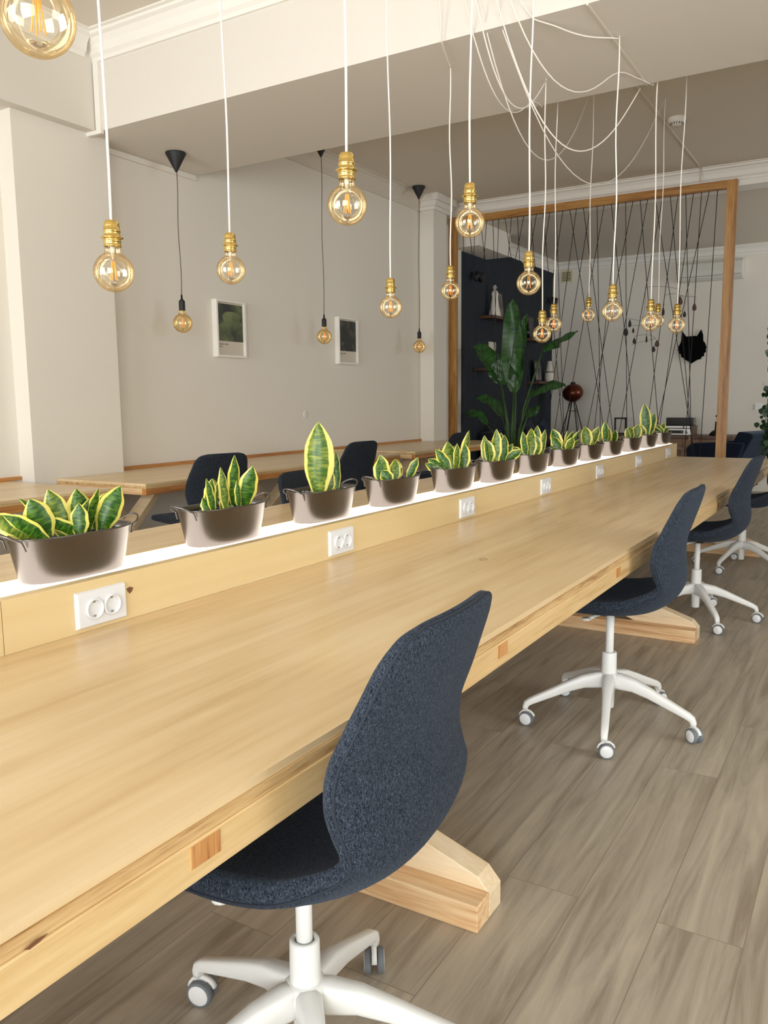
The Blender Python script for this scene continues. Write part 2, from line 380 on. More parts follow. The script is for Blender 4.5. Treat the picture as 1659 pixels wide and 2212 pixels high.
for i in range(0, 5, 2): b.box(XR, XR+.15, ys[i], ys[i+1], 0, ZC)
for y0, y1, z0, z1 in RW: b.box(XR, XR+.15, y0, y1, 0, z0).box(XR, XR+.15, y0, y1, z1, ZC)
struct('wall_right', b, 'wall')
for i, (y0, y1, z0, z1) in enumerate(RW):
    b = MB(); t = .06
    b.box(XR+.02, XR+.1, y0, y0+t, z0, z1).box(XR+.02, XR+.1, y1-t, y1, z0, z1).box(XR+.02, XR+.1, y0, y1, z0, z0+t).box(XR+.02, XR+.1, y0, y1, z1-t, z1)
    b.box(XR+.03, XR+.09, (y0+y1)/2-.03, (y0+y1)/2+.03, z0, z1)
    wo = struct('window_%d' % (i+3), b, 'trimw')
    MB().box(XR+.058, XR+.062, y0+t, y1-t, z0+t, z1-t).build('window_pane', 'glass', wo)
# window wall behind the camera with two large openings
WIN = [(-4.55, -2.05, .35, 3.0), (-.9, 2.6, .35, 3.0)]
b = MB(); xs = [XL-.15, WIN[0][0], WIN[0][1], WIN[1][0], WIN[1][1], XR+.15]
for i in range(0, 5, 2): b.box(xs[i], xs[i+1], YB-.15, YB, 0, ZC)
for x0, x1, z0, z1 in WIN: b.box(x0, x1, YB-.15, YB, 0, z0).box(x0, x1, YB-.15, YB, z1, ZC)
struct('wall_back', b, 'wall')
for i, (x0, x1, z0, z1) in enumerate(WIN):
    b = MB(); t = .06
    b.box(x0, x0+t, YB-.1, YB-.02, z0, z1).box(x1-t, x1, YB-.1, YB-.02, z0, z1).box(x0, x1, YB-.1, YB-.02, z0, z0+t).box(x0, x1, YB-.1, YB-.02, z1-t, z1)
    for k in (1, 2):
        xm = x0+(x1-x0)*k/3; b.box(xm-.025, xm+.025, YB-.09, YB-.03, z0, z1)
    b.box(x0, x1, YB-.09, YB-.03, 2.25, 2.31)
    wo = struct('window_%d' % (i+1), b, 'trimw')
    MB().box(x0+t, x1-t, YB-.062, YB-.058, z0+t, z1-t).build('window_pane', 'glass', wo)

# big cross beam, long side beam, header to the lounge
struct('trim_1', MB().box(XL, XR, 4.19, 5.40, ZB, ZC), 'beam')
struct('trim_2', MB().box(XL, -4.86, YB, 4.19, ZB, ZC), 'beam')
struct('trim_3', MB().box(XL, XR, 10.08, 10.35, 3.56, ZC), 'trimw')
struct('trim_4', MB().box(XL, -4.72, 10.35, 11.45, 3.30, Z2), 'wall')
def cornice(name, p0, p1, out, z, s=.10, h=.17, m='trimw'):
    """crown moulding along p0->p1, projecting toward out (unit xy)"""
    prof = [(0, -h), (.018, -h), (.018, -h*.85), (.04, -h*.74), (.055, -h*.45), (.08, -h*.25), (.105, -h*.18), (.105, -h*.08), (.13, -h*.06), (.13, 0), (0, 0)]
    vs = []; o = Vector((out[0], out[1], 0))
    for p in (p0, p1):
        for a, c in prof: vs.append(Vector((p[0], p[1], z))+o*(a*s/.10)+Vector((0, 0, c)))
    n = len(prof); fs = [tuple(range(n)), tuple(range(n, 2*n))[::-1]]+[(i, (i+1) % n, n+(i+1) % n, n+i) for i in range(n)]
    return struct(name, MB().add(vs, fs), m)
cornice('trim_5', (XL, 4.19), (XR, 4.19), (0, -1), ZC, .1, .17)
cornice('trim_6', (-4.86, YB), (-4.86, 4.10), (1, 0), ZC, .09, .16)
cornice('trim_7', (XL, 5.4), (XL, 9.4), (1, 0), ZC, .10, .18, 'ceil')
cornice('trim_8', (XL, 10.08), (XR, 10.08), (0, -1), ZC, .09, .16)
cornice('trim_9', (XL, YF), (XR, YF), (0, -1), Z2, .10, .15)
cornice('trim_10', (XL, 11.45), (XL, YF), (1, 0), Z2, .11, .16)
# pilasters
struct('trim_11', MB().box(XL, -4.95, 3.56, 4.34, 0, ZB), 'wall')
struct('trim_12', MB().box(XL, -4.905, 9.4, 9.76, 0, ZC), 'wall')
struct('trim_13', MB().box(XL, -4.87, 9.36, 9.79, 3.60, 3.64).box(XL, -4.84, 9.33, 9.82, 3.64, 3.70).box(XL, -4.80, 9.30, 9.85, 3.70, ZC), 'trimw')
# thin ducts
struct('trim_14', MB().box(-4.85, -4.80, 4.165, 4.19, ZB, 3.61).box(-5.06, -4.80, 4.165, 4.19, ZB-.025, ZB), 'trimw')
struct('trim_15', MB().box(XL, XL+.02, 4.35, 5.40, ZB-.045, ZB-.002), 'wall')
struct('trim_16', MB().box(-1.865, -1.85, 5.4, 9.96, ZC-.012, ZC).box(-1.345, -1.335, 4.19, 5.4, ZB-.008, ZB), 'ceil')
struct('baseboard_left', MB().box(XL, XL+.012, 4.34, 9.4, 0, .08).box(XL, XL+.012, YB, 3.56, 0, .08), 'trimw')
struct('baseboard_far', MB().box(XL, XR, YF-.012, YF, 0, .08), 'trimw')

# ------------------------------------------------------------------ long double desk
DX0, DXS, DXB, DX1 = -.715, -1.5355, -1.715, -2.60     # near edge, spine front/back, far edge
DY0, DY1 = -1.2, 7.645; DZ = .73
desk = thing('shared_desk', 'very long double-sided pale plywood desk with a raised central ledge', 'desk', (-1.6, 3.2, 0))
def dk(mb, name, m, **k):
    o = mb.build(name, m, desk, **k); o.location = (1.6, -3.2, 0); return o
b = MB().box(DX0-.004, DXS, DY0, DY1, DZ-.014, DZ); dk(b, 'tabletop', 'ply')
b = MB().box(DXB, DX1, DY0, DY1, DZ-.014, DZ); dk(b, 'tabletop', 'ply')
b = MB().box(DX0, DXS, DY0, DY1, DZ-.032, DZ-.0145).box(DX0-.004, DXS, DY0, DY1, DZ-.026, DZ-.019); dk(b, 'plywood_edge', 'layers')
b = MB().box(DXB, DX1, DY0, DY1, DZ-.032, DZ-.0145); dk(b, 'plywood_edge', 'layers')
b = MB().box(DX0+.003, DX0-.035, DY0, DY1, .642, DZ-.0325); dk(b, 'apron', 'pine', bevel=.002)
b = MB().box(DX1-.003, DX1+.035, DY0, DY1, .642, DZ-.0325); dk(b, 'apron', 'pine', bevel=.002)
b = MB().box(DX0-.035, DX1+.035, DY1-.04, DY1-.001, .642, DZ-.0325); dk(b, 'end_apron', 'pinex', bevel=.002)
for k in range(9):
    y = .725+.98*(k-1)
    b = MB().box(DX0+.0045, DX0-.03, y-.027, y+.027, .663, DZ-.037); dk(b, 'joist_end', 'endgrain')
    b = MB().box(DX0-.04, DX1+.04, y-.02, y+.02, .663, DZ-.037); dk(b, 'joist', 'pinepale')
# spine boards
for y0, y1 in ((DY0, 1.004), (1.006, 5.496), (5.498, DY1)):
    dk(MB().box(DXS, DXS-.031, y0, y1, DZ+.0005, .847), 'ledge_board', 'plyv')
dk(MB().box(DXB, DXB+.014, DY0, DY1, DZ+.0005, .847), 'ledge_board', 'plyv')
dk(MB().box(DXS-.0315, DXB+.0145, DY0, DY1, .80, .832), 'ledge_floor', 'plyv')
dk(MB().box(DXS-.0315, DXB+.0145, DY1-.014, DY1, .70, .847), 'ledge_end', 'plyv')
kn = lambda pts, x, nm='knot': dk(MB().prism(pts, x, x+.0006, axis='X'), nm, 'endknot')
M['endknot'] = plain('dark knot', srgb(112, 70, 40), .6)
kn([(1.335, .806), (1.345, .809), (1.356, .805), (1.352, .797), (1.344, .792), (1.338, .799)], DXS)
kn([(.462, .702), (.476, .7045), (.490, .7035), (.480, .700), (.468, .6985)], DX0+.0045)
dk(MB().tube([(-1.086+.012*math.cos(a*.7), 2.43+.017*math.sin(a*.7), DZ+.0002) for a in range(9)], .0008, 5, closed=True), 'knot', 'endknot')
# trestles: floor rail with crossing diagonals
for y in (-1.025, 1.631, 4.287, 6.943):
    t = dk(MB().box(-.738, -2.60, y, y+.07, 0, .068), 'floor_rail', 'pinex', bevel=.003)
    for (xa, xb, yo) in ((-.80, -2.42, .105), (-2.53, -.90, .175)):
        s_ = 1 if xa > xb else -1
        poly = [(xa+.062*s_, 0), (xa+.062*s_, .062), (xa+.030*s_, .098), (xb+.060*s_, .64), (xb-.075*s_, .64), (xa-.10*s_, .0)]
        dk(MB().prism(poly, y+yo-.035, y+yo+.035, axis='Y'), 'diagonal_brace', 'pinepale', bevel=.003)
    dk(MB().box(-.80, -2.5, y+.07, y+.21, .60, .642), 'trestle_top', 'pinex', bevel=.003)
tag(dk(MB().box(DXS-.0315, DXB+.0145, DY0, DY1-.02, .8321, .846), 'light_channel', 'led'), 'glowing warm white light strip')

# ------------------------------------------------------------------ sockets on the ledge
def make_socket(y, label):
    t = thing('double_socket', label, 'power socket', (DXS, y, .782), 0, 'white double sockets on the desk ledge')
    w, h, d = .147, .088, .010
    v = [(0, -w/2, -h/2), (0, w/2, -h/2), (0, w/2, h/2), (0, -w/2, h/2), (d, -w/2+.005, -h/2+.005), (d, w/2-.005, -h/2+.005), (d, w/2-.005, h/2-.005), (d, -w/2+.005, h/2-.005)]
    MB().add(v, [(3, 2, 1, 0), (4, 5, 6, 7), (0, 1, 5, 4), (1, 2, 6, 5), (2, 3, 7, 6), (3, 0, 4, 7)]).build('cover_plate', 'socket', t, bevel=.002)
    for dy in (-.026, .024):
        q = MB().lathe([(.0245, .008), (.0245, .016), (.0225, .0172), (.0208, .0165), (.0200, .003), (0, .003)], (0, 0, 0), 32, axis='X').build('outlet', 'socket', t, (0, dy, 0))
        MB().lathe([(.0024, .0033), (0, .0034)], (0, -.009, -.003), 10, axis='X').lathe([(.0024, .0033), (0, .0034)], (0, .009, .003), 10, axis='X').build('pin_hole', 'hole', q)
        MB().box(.004, .013, -.0025, .0025, .0145, .0185).box(.004, .013, -.0025, .0025, -.0185, -.0145).build('earth_clip', 'steel', q)
for y, l in zip((1.2556, 2.258, 3.248, 4.245, 5.255, 6.259, 7.27),
                ('white double wall socket on ledge nearest the camera, below the first planter',
                 'white double socket below the planter with one tall leaf, second nearest',
                 'white double socket on ledge, third nearest, below the fifth planter',
                 'white double socket on ledge, fourth nearest, middle of the row',
                 'white double socket just before the board seam in the ledge',
                 'white double socket just past the board seam in the ledge',
                 'white double socket nearest the far end of the ledge')):
    make_socket(y, l)

# ------------------------------------------------------------------ planters with snake plants
ZP = .8475; PH = .106
def oval(hl, hw, n=40, p=2.6):
    o = []
    for k in range(n):
        a = 2*PI*k/n; c, s = math.cos(a), math.sin(a)
        o.append((hw*math.copysign(abs(c)**(2/p), c), hl*math.copysign(abs(s)**(2/p), s)))
    return o
def planter_mesh():
    b = MB(); n = 40
    rings = [(.118, .050, 0), (.134, .056, 0), (.137, .058, .004), (.158, .073, PH-.004), (.161, .0755, PH-.002), (.161, .0755, PH+.001), (.156, .071, PH+.001), (.153, .069, PH-.014)]
    vs = []
    for hl, hw, z in rings: vs += [(x, y, z) for x, y in oval(hl, hw, n)]
    fs = [(i*n+k, i*n+(k+1) % n, (i+1)*n+(k+1) % n, (i+1)*n+k) for i in range(len(rings)-1) for k in range(n)]
    b.add(vs, fs, 0, True); b.add([(x, y, 0) for x, y in oval(.118, .05, n)], [tuple(range(n))[::-1]], 0)
    return b
PM = None; HM = None; SM = None
def leaf_mesh(L, W, lean, face, fb, curl=.15, cup=.35, n=12, mtip=2.2):
    """image-plane lean (deg, + = +X local); local frame X = right seen from camera, Y = away, Z = up"""
    b = MB(); vs = []; uv = []; nv = 7
    a0 = math.radians(lean)*.8; a1 = math.radians(lean)*(1+curl)+random.uniform(-.12, .12); fbr = math.radians(fb)
    p = Vector((0, 0, -.008)); fa = math.radians(face)
    for i in range(n+1):
        s = i/n; a = a0+(a1-a0)*s
        d = Vector((math.sin(a), math.sin(fbr)*math.cos(a), math.cos(a)*math.cos(fbr))).normalized()
        if i: p = p+d*(L/n)
        wd = Vector((math.cos(fa), math.sin(fa), 0)); wd = (wd-d*wd.dot(d)).normalized(); nn = wd.cross(d)
        w = W/2*(.36+.64*math.sin(PI/2*min(s/.48, 1))) if s < .48 else W/2*max(0, 1-((s-.48)/.52)**mtip)**.9
        for j in range(nv):
            v = -1+2*j/(nv-1)
            vs.append(p+wd*(w*v)-nn*(cup*w*(v*v)-cup*w*.4)+wd*(.0012*math.sin(s*18+v)))
            uv.append((.5+v*.5 if s < .93 else .5+v*.5, s))
    fs = [(i*nv+j, i*nv+j+1, (i+1)*nv+j+1, (i+1)*nv+j) for i in range(n) for j in range(nv-1)]
    b.add(vs, fs, 0, True, uv); return b
PL = [
 (1.198, (10, 285), [(80, -62, 118, 42), (86, -54, 100, 34), (96, -13, 92, 54), (150, -45, 118, 30), (140, -10, 104, 48), (148, -30, 86, 30), (156, 0, 72, 36), (158, 28, 86, 24), (200, -3, 96, 52), (226, 22, 108, 48), (238, 15, 86, 44), (170, -58, 84, 30), (208, 14, 100, 30)],
  'long bronze trough of yellow-edged snake plants, nearest the camera, above the first socket'),
 (1.701, (378, 570), [(420, -18, 38, 22), (430, -10, 76, 18), (440, 5, 74, 24), (446, 8, 64, 18), (470, -2, 92, 24), (480, 20, 46, 18), (506, -24, 78, 15), (500, -30, 50, 14), (520, 6, 112, 30), (536, 10, 92, 38), (514, -4, 62, 16)],
  'bronze trough with slender pointed snake plant leaves, second nearest the camera'),
 (2.176, (620, 762), [(672, -1, 146, 60), (696, 4, 52, 30), (710, 10, 70, 22), (716, 2, 88, 22), (700, -8, 60, 24), (722, 4, 62, 18)],
  'bronze trough holding one very tall broad snake plant leaf'),
 (2.631, (788, 903), [(818, -8, 50, 28), (830, -3, 58, 28), (838, 6, 48, 24), (822, -32, 32, 26), (856, -22, 36, 22), (868, 3, 44, 26), (878, 24, 52, 18), (866, 34, 32, 20), (846, -40, 30, 20)],
  'bronze trough of short curling snake plant leaves, right of the tall-leaved one'),
 (3.150, (930, 1028), [(955, -28, 54, 22), (950, -50, 44, 20), (966, -12, 62, 32), (975, 3, 58, 16), (978, 10, 52, 18), (988, -30, 56, 12), (992, 4, 56, 26), (1000, 12, 82, 24), (945, -68, 38, 18)],
  'bronze trough of banded pale snake plant leaves above the third socket'),
 (3.604, (1031, 1113), [(1062, -3, 50, 28), (1050, -12, 50, 15), (1063, 2, 70, 22), (1078, 8, 58, 22), (1085, 5, 62, 26), (1096, 38, 48, 16), (1088, 60, 46, 20), (1056, -8, 58, 18)],
  'bronze trough with a splayed snake plant leaf reaching right, sixth from the camera'),
 (4.088, (1113, 1187), [(1142, 6, 44, 28), (1133, 0, 60, 24), (1128, -10, 54, 16), (1150, 3, 64, 22), (1160, 5, 52, 22), (1165, 8, 56, 16), (1122, -45, 34, 14)],
  'bronze trough of upright clustered snake plant leaves above the fourth socket'),
 (4.601, (1182, 1250), [(1206, -15, 48, 26), (1196, -25, 36, 20), (1210, 15, 32, 18), (1196, -62, 32, 16), (1218, 25, 50, 12), (1225, 20, 46, 13), (1230, 40, 36, 10), (1222, 5, 42, 12)],
  'bronze trough with thin dark snake plant leaves leaning right, in front of the tripod lamp'),
 (5.095, (1248, 1300), [(1268, -6, 42, 24), (1280, 18, 44, 18), (1284, 26, 42, 15), (1277, 10, 26, 13)],
  'bronze trough with one broad pale snake plant leaf, ninth from the camera'),
 (5.570, (1298, 1345), [(1308, -8, 36, 20), (1303, -20, 28, 14), (1318, -3, 34, 11), (1324, 2, 30, 11), (1332, 8, 28, 13), (1304, -6, 46, 15)],
  'bronze trough of mixed green and yellow snake plants, tenth from the camera'),
 (6.074, (1342, 1383), [(1352, -8, 28, 18), (1364, 15, 32, 20), (1345, -14, 26, 11), (1358, 0, 22, 11)],
  'bronze trough with low yellow snake plant leaves, third from the far end'),
 (6.577, (1380, 1416), [(1390, -6, 68, 22), (1398, 10, 50, 18), (1386, -25, 30, 18), (1400, 15, 28, 11)],
  'bronze trough with a tall dark pair of snake plant leaves, second from the far end'),
 (7.082, (1412, 1445), [(1423, -30, 24, 11), (1430, 20, 26, 11), (1427, 0, 22, 9), (1433, 40, 20, 9), (1420, -50, 26, 9)],
  'small-leaved snake plant trough at the far end of the ledge'),
]
XP = -1.633
def pebbles(seed):
    rr = random.Random(seed); b = MB()
    for k in range(46):
        a = rr.uniform(0, 2*PI); q = rr.uniform(.3, .98); cx, cy = .062*math.cos(a)*q, .145*math.sin(a)*q
        s = rr.uniform(.004, .0085); mi = 0 if rr.random() < .75 else 1
        vs = [(cx+s*rr.uniform(.7, 1.3)*dx, cy+s*rr.uniform(.7, 1.3)*dy, s*rr.uniform(.5, .9)*dz) for dx, dy, dz in ((1, 0, 0), (0, 1, 0), (-1, 0, 0), (0, -1, 0), (0, 0, 1), (0, 0, -1))]
        b.add(vs, [(0, 1, 4), (1, 2, 4), (2, 3, 4), (3, 0, 4), (1, 0, 5), (2, 1, 5), (3, 2, 5), (0, 3, 5)], mi)
    return b
for pi, (yc, (xa, xb), leaves, lab) in enumerate(PL):
    yc *= 1.055
    t = thing('potted_snake_plant', lab, 'potted plant', (XP, yc, ZP), 0, 'bronze planters along the desk ledge')
    if PM is None:
        p = planter_mesh().build('planter', 'planter', t); PM = p.data
        pts = []
        for k in range(13):
            a = PI*k/12; pts.append((.034*math.cos(a)*1.0, .158+.032*math.sin(a)+(.004 if 0 < k < 12 else 0), PH-.004+.020*math.sin(a)))
        pts = [(pts[0][0]+.002, .150, PH-.026)]+pts+[(pts[-1][0]-.002, .150, PH-.026)]
        h = MB().tube(pts, .0026, 8).build('handle', 'planter', p); HM = h.data
    else:
        p = link('planter', PM, t); h = link('handle', HM, p)
    link('handle', HM, p, rot=(0, 0, PI))
    vs = oval(.1535, .0695, 40)
    if SM is None: SM = MB().add([(x, y, PH-.016) for x, y in vs], [tuple(range(40))]).build('soil', 'soil', t).data
    else: link('soil', SM, t)
    tag(pebbles(pi).build('pebbles', ['pebble', 'pebblelt'], t, (0, 0, PH-.012)), kind='stuff')
    P0 = Vector((XP, yc, 0)); view = P0.normalized(); right = Vector((-view.y, view.x, 0))*-1
    if right.y < 0 and right.x < 0: right = -right
    depth = (P0-Vector((0, 0, .3))).dot(f); m = depth/1765.5
    ang = math.atan2(right.y, right.x)
    for li, (px, lean, L, W) in enumerate(leaves):
        tt = (px-xa)/(xb-xa)*2-1; oy = tt*.142; ox = random.uniform(-.028, .028)
        if L*m > .16: ox = .01
        fb = random.uniform(-14, 14) if L*m < .16 else 0; face = random.uniform(-28, 28) if W > L*.3 else random.uniform(25, 55)
        lm = leaf_mesh(L*m*1.08, W*m*1.12, lean, face, fb, random.uniform(0, .5), random.uniform(.2, .55))
        pale = (pi, li) in ((2, 0), (3, 1), (4, 2), (4, 3), (5, 0), (6, 0), (6, 1), (7, 2), (8, 0), (9, 0), (9, 1), (10, 0), (10, 2), (11, 2), (12, 1)) or random.random() < .12
        lm.build('leaf', 'snakelight' if pale else 'snake', t, (ox, oy, PH-.014), rot=(0, 0, ang))

# ------------------------------------------------------------------ office chairs
ROWS = [(-.305, .482, .09, 0, 0, .010), (-.302, .487, .150, 0, 0, .018), (-.285, .493, .188, 0, .002, .024), (-.240, .498, .210, 0, .006, .026),
        (-.17, .497, .222, 0, .010, .031), (-.08, .493, .226, 0, .016, .034), (.01, .489, .226, 0, .022, .035), (.09, .489, .222, -.002, .034, .034),
        (.15, .497, .215, -.006, .048, .030), (.205, .524, .211, -.008, .052, .024), (.238, .565, .208, -.020, .036, .022), (.246, .615, .211, -.038, .018, .021),
        (.241, .670, .216, -.044, .008, .020), (.242, .735, .217, -.039, 0, .020), (.258, .795, .212, -.030, -.002, .020), (.275, .845, .200, -.026, -.003, .019),
        (.288, .885, .190, -.022, -.003, .018), (.297, .912, .175, -.018, -.003, .016), (.302, .927, .152, -.015, -.002, .014), (.304, .935, .115, -.010, -.001, .010)]
def shell_mesh():
    rows = []
    # densify
    for i in range(len(ROWS)-1):
        p0, p1, p2, p3 = ROWS[max(0, i-1)], ROWS[i], ROWS[i+1], ROWS[min(len(ROWS)-1, i+2)]
        for k in range(4):
            q = k/4; rows.append([.5*((2*b1)+(c1-a1)*q+(2*a1-5*b1+4*c1-d1)*q*q+(3*b1-a1-3*c1+d1)*q**3) for a1, b1, c1, d1 in zip(p0, p1, p2, p3)])
    rows.append(list(ROWS[-1])); n = len(rows); nv = 17
    C = [Vector((q[0], 0, q[1])) for q in rows]
    F = []; B = []; edgeL = []; edgeR = []
    for i, q in enumerate(rows):
        d = (C[min(i+1, n-1)]-C[max(i-1, 0)]).normalized(); nrm = Vector((-d.z, 0, d.x))   # front side: up for seat, forward for back
        t = q[5]; fr = []; bk = []
        for j in range(nv):
            v = -1+2*j/(nv-1); v_ = math.sin(v*PI/2)*.35+v*.65
            p = Vector((q[0]+q[3]*v_*v_, q[2]*v_, q[1]+q[4]*v_*v_))
            th = t*(1-abs(v_)**6*.32)
            fr.append(p+nrm*th*.85); bk.append(p-nrm*th*.95)
        F.append(fr); B.append(bk)
        eL = (fr[0]+bk[0])/2+Vector((0, -.007, 0)); eR = (fr[-1]+bk[-1])/2+Vector((0, .007, 0)); edgeL.append(eL); edgeR.append(eR)
    b = MB(); loop = []
    vs = []
    for i in range(n):
        ring = F[i]+[edgeR[i]]+B[i][::-1]+[edgeL[i]]; vs += ring; K = len(ring)
    fs = [(i*K+j, i*K+(j+1) % K, (i+1)*K+(j+1) % K, (i+1)*K+j) for i in range(n-1) for j in range(K)]
    fs += [tuple(range(K))[::-1], tuple((n-1)*K+j for j in range(K))]
    b.add(vs, fs, 0, True)
    # piping loop
    pl = []
    side = lambda i, s: (F[i][0] if s < 0 else F[i][-1])*.18+(B[i][0] if s < 0 else B[i][-1])*.82+Vector((0, .0036*s, 0))
    pl += [side(i, -1) for i in range(n)]
    top = [(F[-1][j]*.15+B[-1][j]*.85)+Vector((.0, 0, .002)) for j in range(1, nv-1)]
    pl += top; pl += [side(i, 1) for i in range(n-1, -1, -1)]
    pl += [(F[0][j]*.2+B[0][j]*.8)+Vector((-.002, 0, 0)) for j in range(nv-2, 0, -1)]
    return b, pl
SHELL, PIPE = shell_mesh()
CH = {}
def leg_mesh():
    b = MB()
    path = [(.012, .176), (.045, .176), (.10, .170), (.16, .150), (.22, .126), (.275, .104), (.300, .094), (.316, .084), (.322, .070), (.322, .060)]
    hh = [.060, .060, .050, .040, .034, .029, .027, .024, .021, .019]; ww = [.045, .050, .040, .034, .031, .029, .028, .026, .024, .022]
    secs = []
    for h, w in zip(hh, ww):
        sec = []
        for k in range(16):
            a = 2*PI*k/16; c, s = math.cos(a), math.sin(a)
            sec.append((w/2*math.copysign(abs(c)**.55, c), h/2*math.copysign(abs(s)**.55, s)))
        secs.append(sec)
    b.sweep([(x, 0, z) for x, z in path], secs); return b
def caster_mesh():
    b = MB(); r = .0275
    for s in (-1, 1):
        prof = [(r*.55, .006*s), (r*.97, .008*s), (r, .010*s), (r, .019*s), (r*.95, .021*s), (r*.80, .0215*s)]
        b.lathe(prof, (0.008, 0, r), 28, 0, 'Y'); b.lathe([(r*.80, .0213*s), (r*.76, .0222*s), (0, .0228*s)], (0.008, 0, r), 28, 1, 'Y')
        b.lathe([(r*.55, .006*s), (0, .006*s)], (0.008, 0, r), 28, 1, 'Y')
    pts = []
    for k in range(9):
        a = math.radians(20+150*k/8); pts.append((.008+(r+.003)*math.cos(a), 0, r+(r+.003)*math.sin(a)))
    b.sweep(pts, [[(-.0055, -.003), (.0055, -.003), (.0055, .003), (-.0055, .003)]], 2, True)
    b.box(-.004, .02, -.0055, .0055, r-.004, r*2, 2)
    b.lathe([(.0001, 0), (.007, 0), (.007, .062), (.0001, .062)], (-.004, 0, 0.0), 12, 2)
    b.v = [(x, y, z) for x, y, z in b.v]
    # keep stem off the floor
    k = len(b.v)-48
    for i in range(k, len(b.v)):
        x, y, z = b.v[i]
        b.v[i] = (x, y, .048 if z < .01 else z)
    return b
def make_chair(x, y, rz, phase, label, drop=0, fab='fabric', cast=(20, 200, 75, 310, 140), group=None, off=0):
    """rz = 0 : sitter faces -X (back toward +X)"""
    t = thing('office_chair', label, 'office chair', (x, y, 0), math.radians(rz), group)
    def part(key, maker, name, mats, parent, loc=(0, 0, 0), rot=None, sub=0, bevel=0):
        if key not in CH: o = maker().build(name, mats, parent, loc, bevel, sub, rot); CH[key] = o.data; return o
        return link(name, CH[key], parent, loc, bevel, sub, rot)
    s = part('shell'+fab, lambda: SHELL, 'seat_shell', fab, t, (0, 0, -drop))
    part('pipe', lambda: MB().tube(PIPE, .0022, 6, closed=True), 'piping', 'piping', s)
    part('mech', lambda: MB().box(-.07, .08, -.06, .06, .462, .476).lathe([(.001, .44), (.035, .44), (.045, .462), (.001, .462)], n=20), 'seat_mount', 'black', t, (0, 0, -drop), bevel=.003)
    part('lever', lambda: MB().tube([(0, -.03, .452), (-.03, -.12, .450), (-.04, -.16, .448)], .006, 8).lathe([(.001, -.003), (.016, -.002), (.016, .004), (.001, .005)], (-.045, -.17, .449), 12), 'height_lever', 'white', t, (0, 0, -drop))
    part('col', lambda: MB().lathe([(.001, .20), (.0150, .20), (.0150, .445), (.001, .445)], n=24), 'gas_column', 'white', t, (0, 0, -drop))
    part('collar', lambda: MB().lathe([(.001, .195), (.027, .195), (.0285, .21), (.0275, .282), (.025, .287), (.019, .287), (.018, .27)], n=28), 'column_collar', 'white', t)
    part('hub', lambda: MB().lathe([(.0001, .066), (.021, .066), (.022, .07), (.0235, .13), (.030, .15), (.040, .165), (.043, .185), (.038, .202), (.030, .207), (.001, .207)], n=32), 'hub', 'white', t)
    for k in range(5):
        a = math.radians(phase+72*k-rz)
        l = part('leg', leg_mesh, 'leg', 'white', t, rot=(0, 0, a))
        c = part('caster', caster_mesh, 'caster', ['tyre', 'disc', 'white'], l, (.322, 0, 0), (0, 0, math.radians(cast[k])-a))
    return t
make_chair(-.835, 1.09, 3, 27.2, 'blue-grey fabric swivel chair with white base, nearest the camera', cast=(60, -60, 12, 140, 140))
make_chair(-.833, 3.05, 1, -4.5, 'blue-grey swivel chair, second from camera on right side of desk', cast=(-40, 60, 0, 0, 20))
make_chair(-.834, 4.815, -1, 12.3, 'blue-grey swivel chair, third from camera on right side of desk', cast=(-10, 30, 60, 20, 0))
make_chair(-.81, 6.44, -4, 34.8, 'blue-grey swivel chair, fourth and farthest on right side of desk, at right edge', cast=(0, 0, 20, 0, 40))
make_chair(-3.80, 2.12, 0, 10, 'dark swivel chair at the left edge, behind the nearest planter', fab='fabricdk')
make_chair(-3.78, 3.93, -14, 40, 'dark swivel chair at wall table behind the second planter', fab='fabricdk')
make_chair(-3.78, 5.52, -6, 22, 'dark swivel chair at wall table, right of the tall snake plant leaf', fab='fabricdk')
make_chair(-3.80, 7.35, -4, 55, 'dark round-backed swivel chair at the farthest wall table', fab='fabricdk')
make_chair(-2.40, 3.56, 184, 30, 'dark swivel chair on far side of desk, behind the tall snake plant leaf', .06, fab='fabricdk')

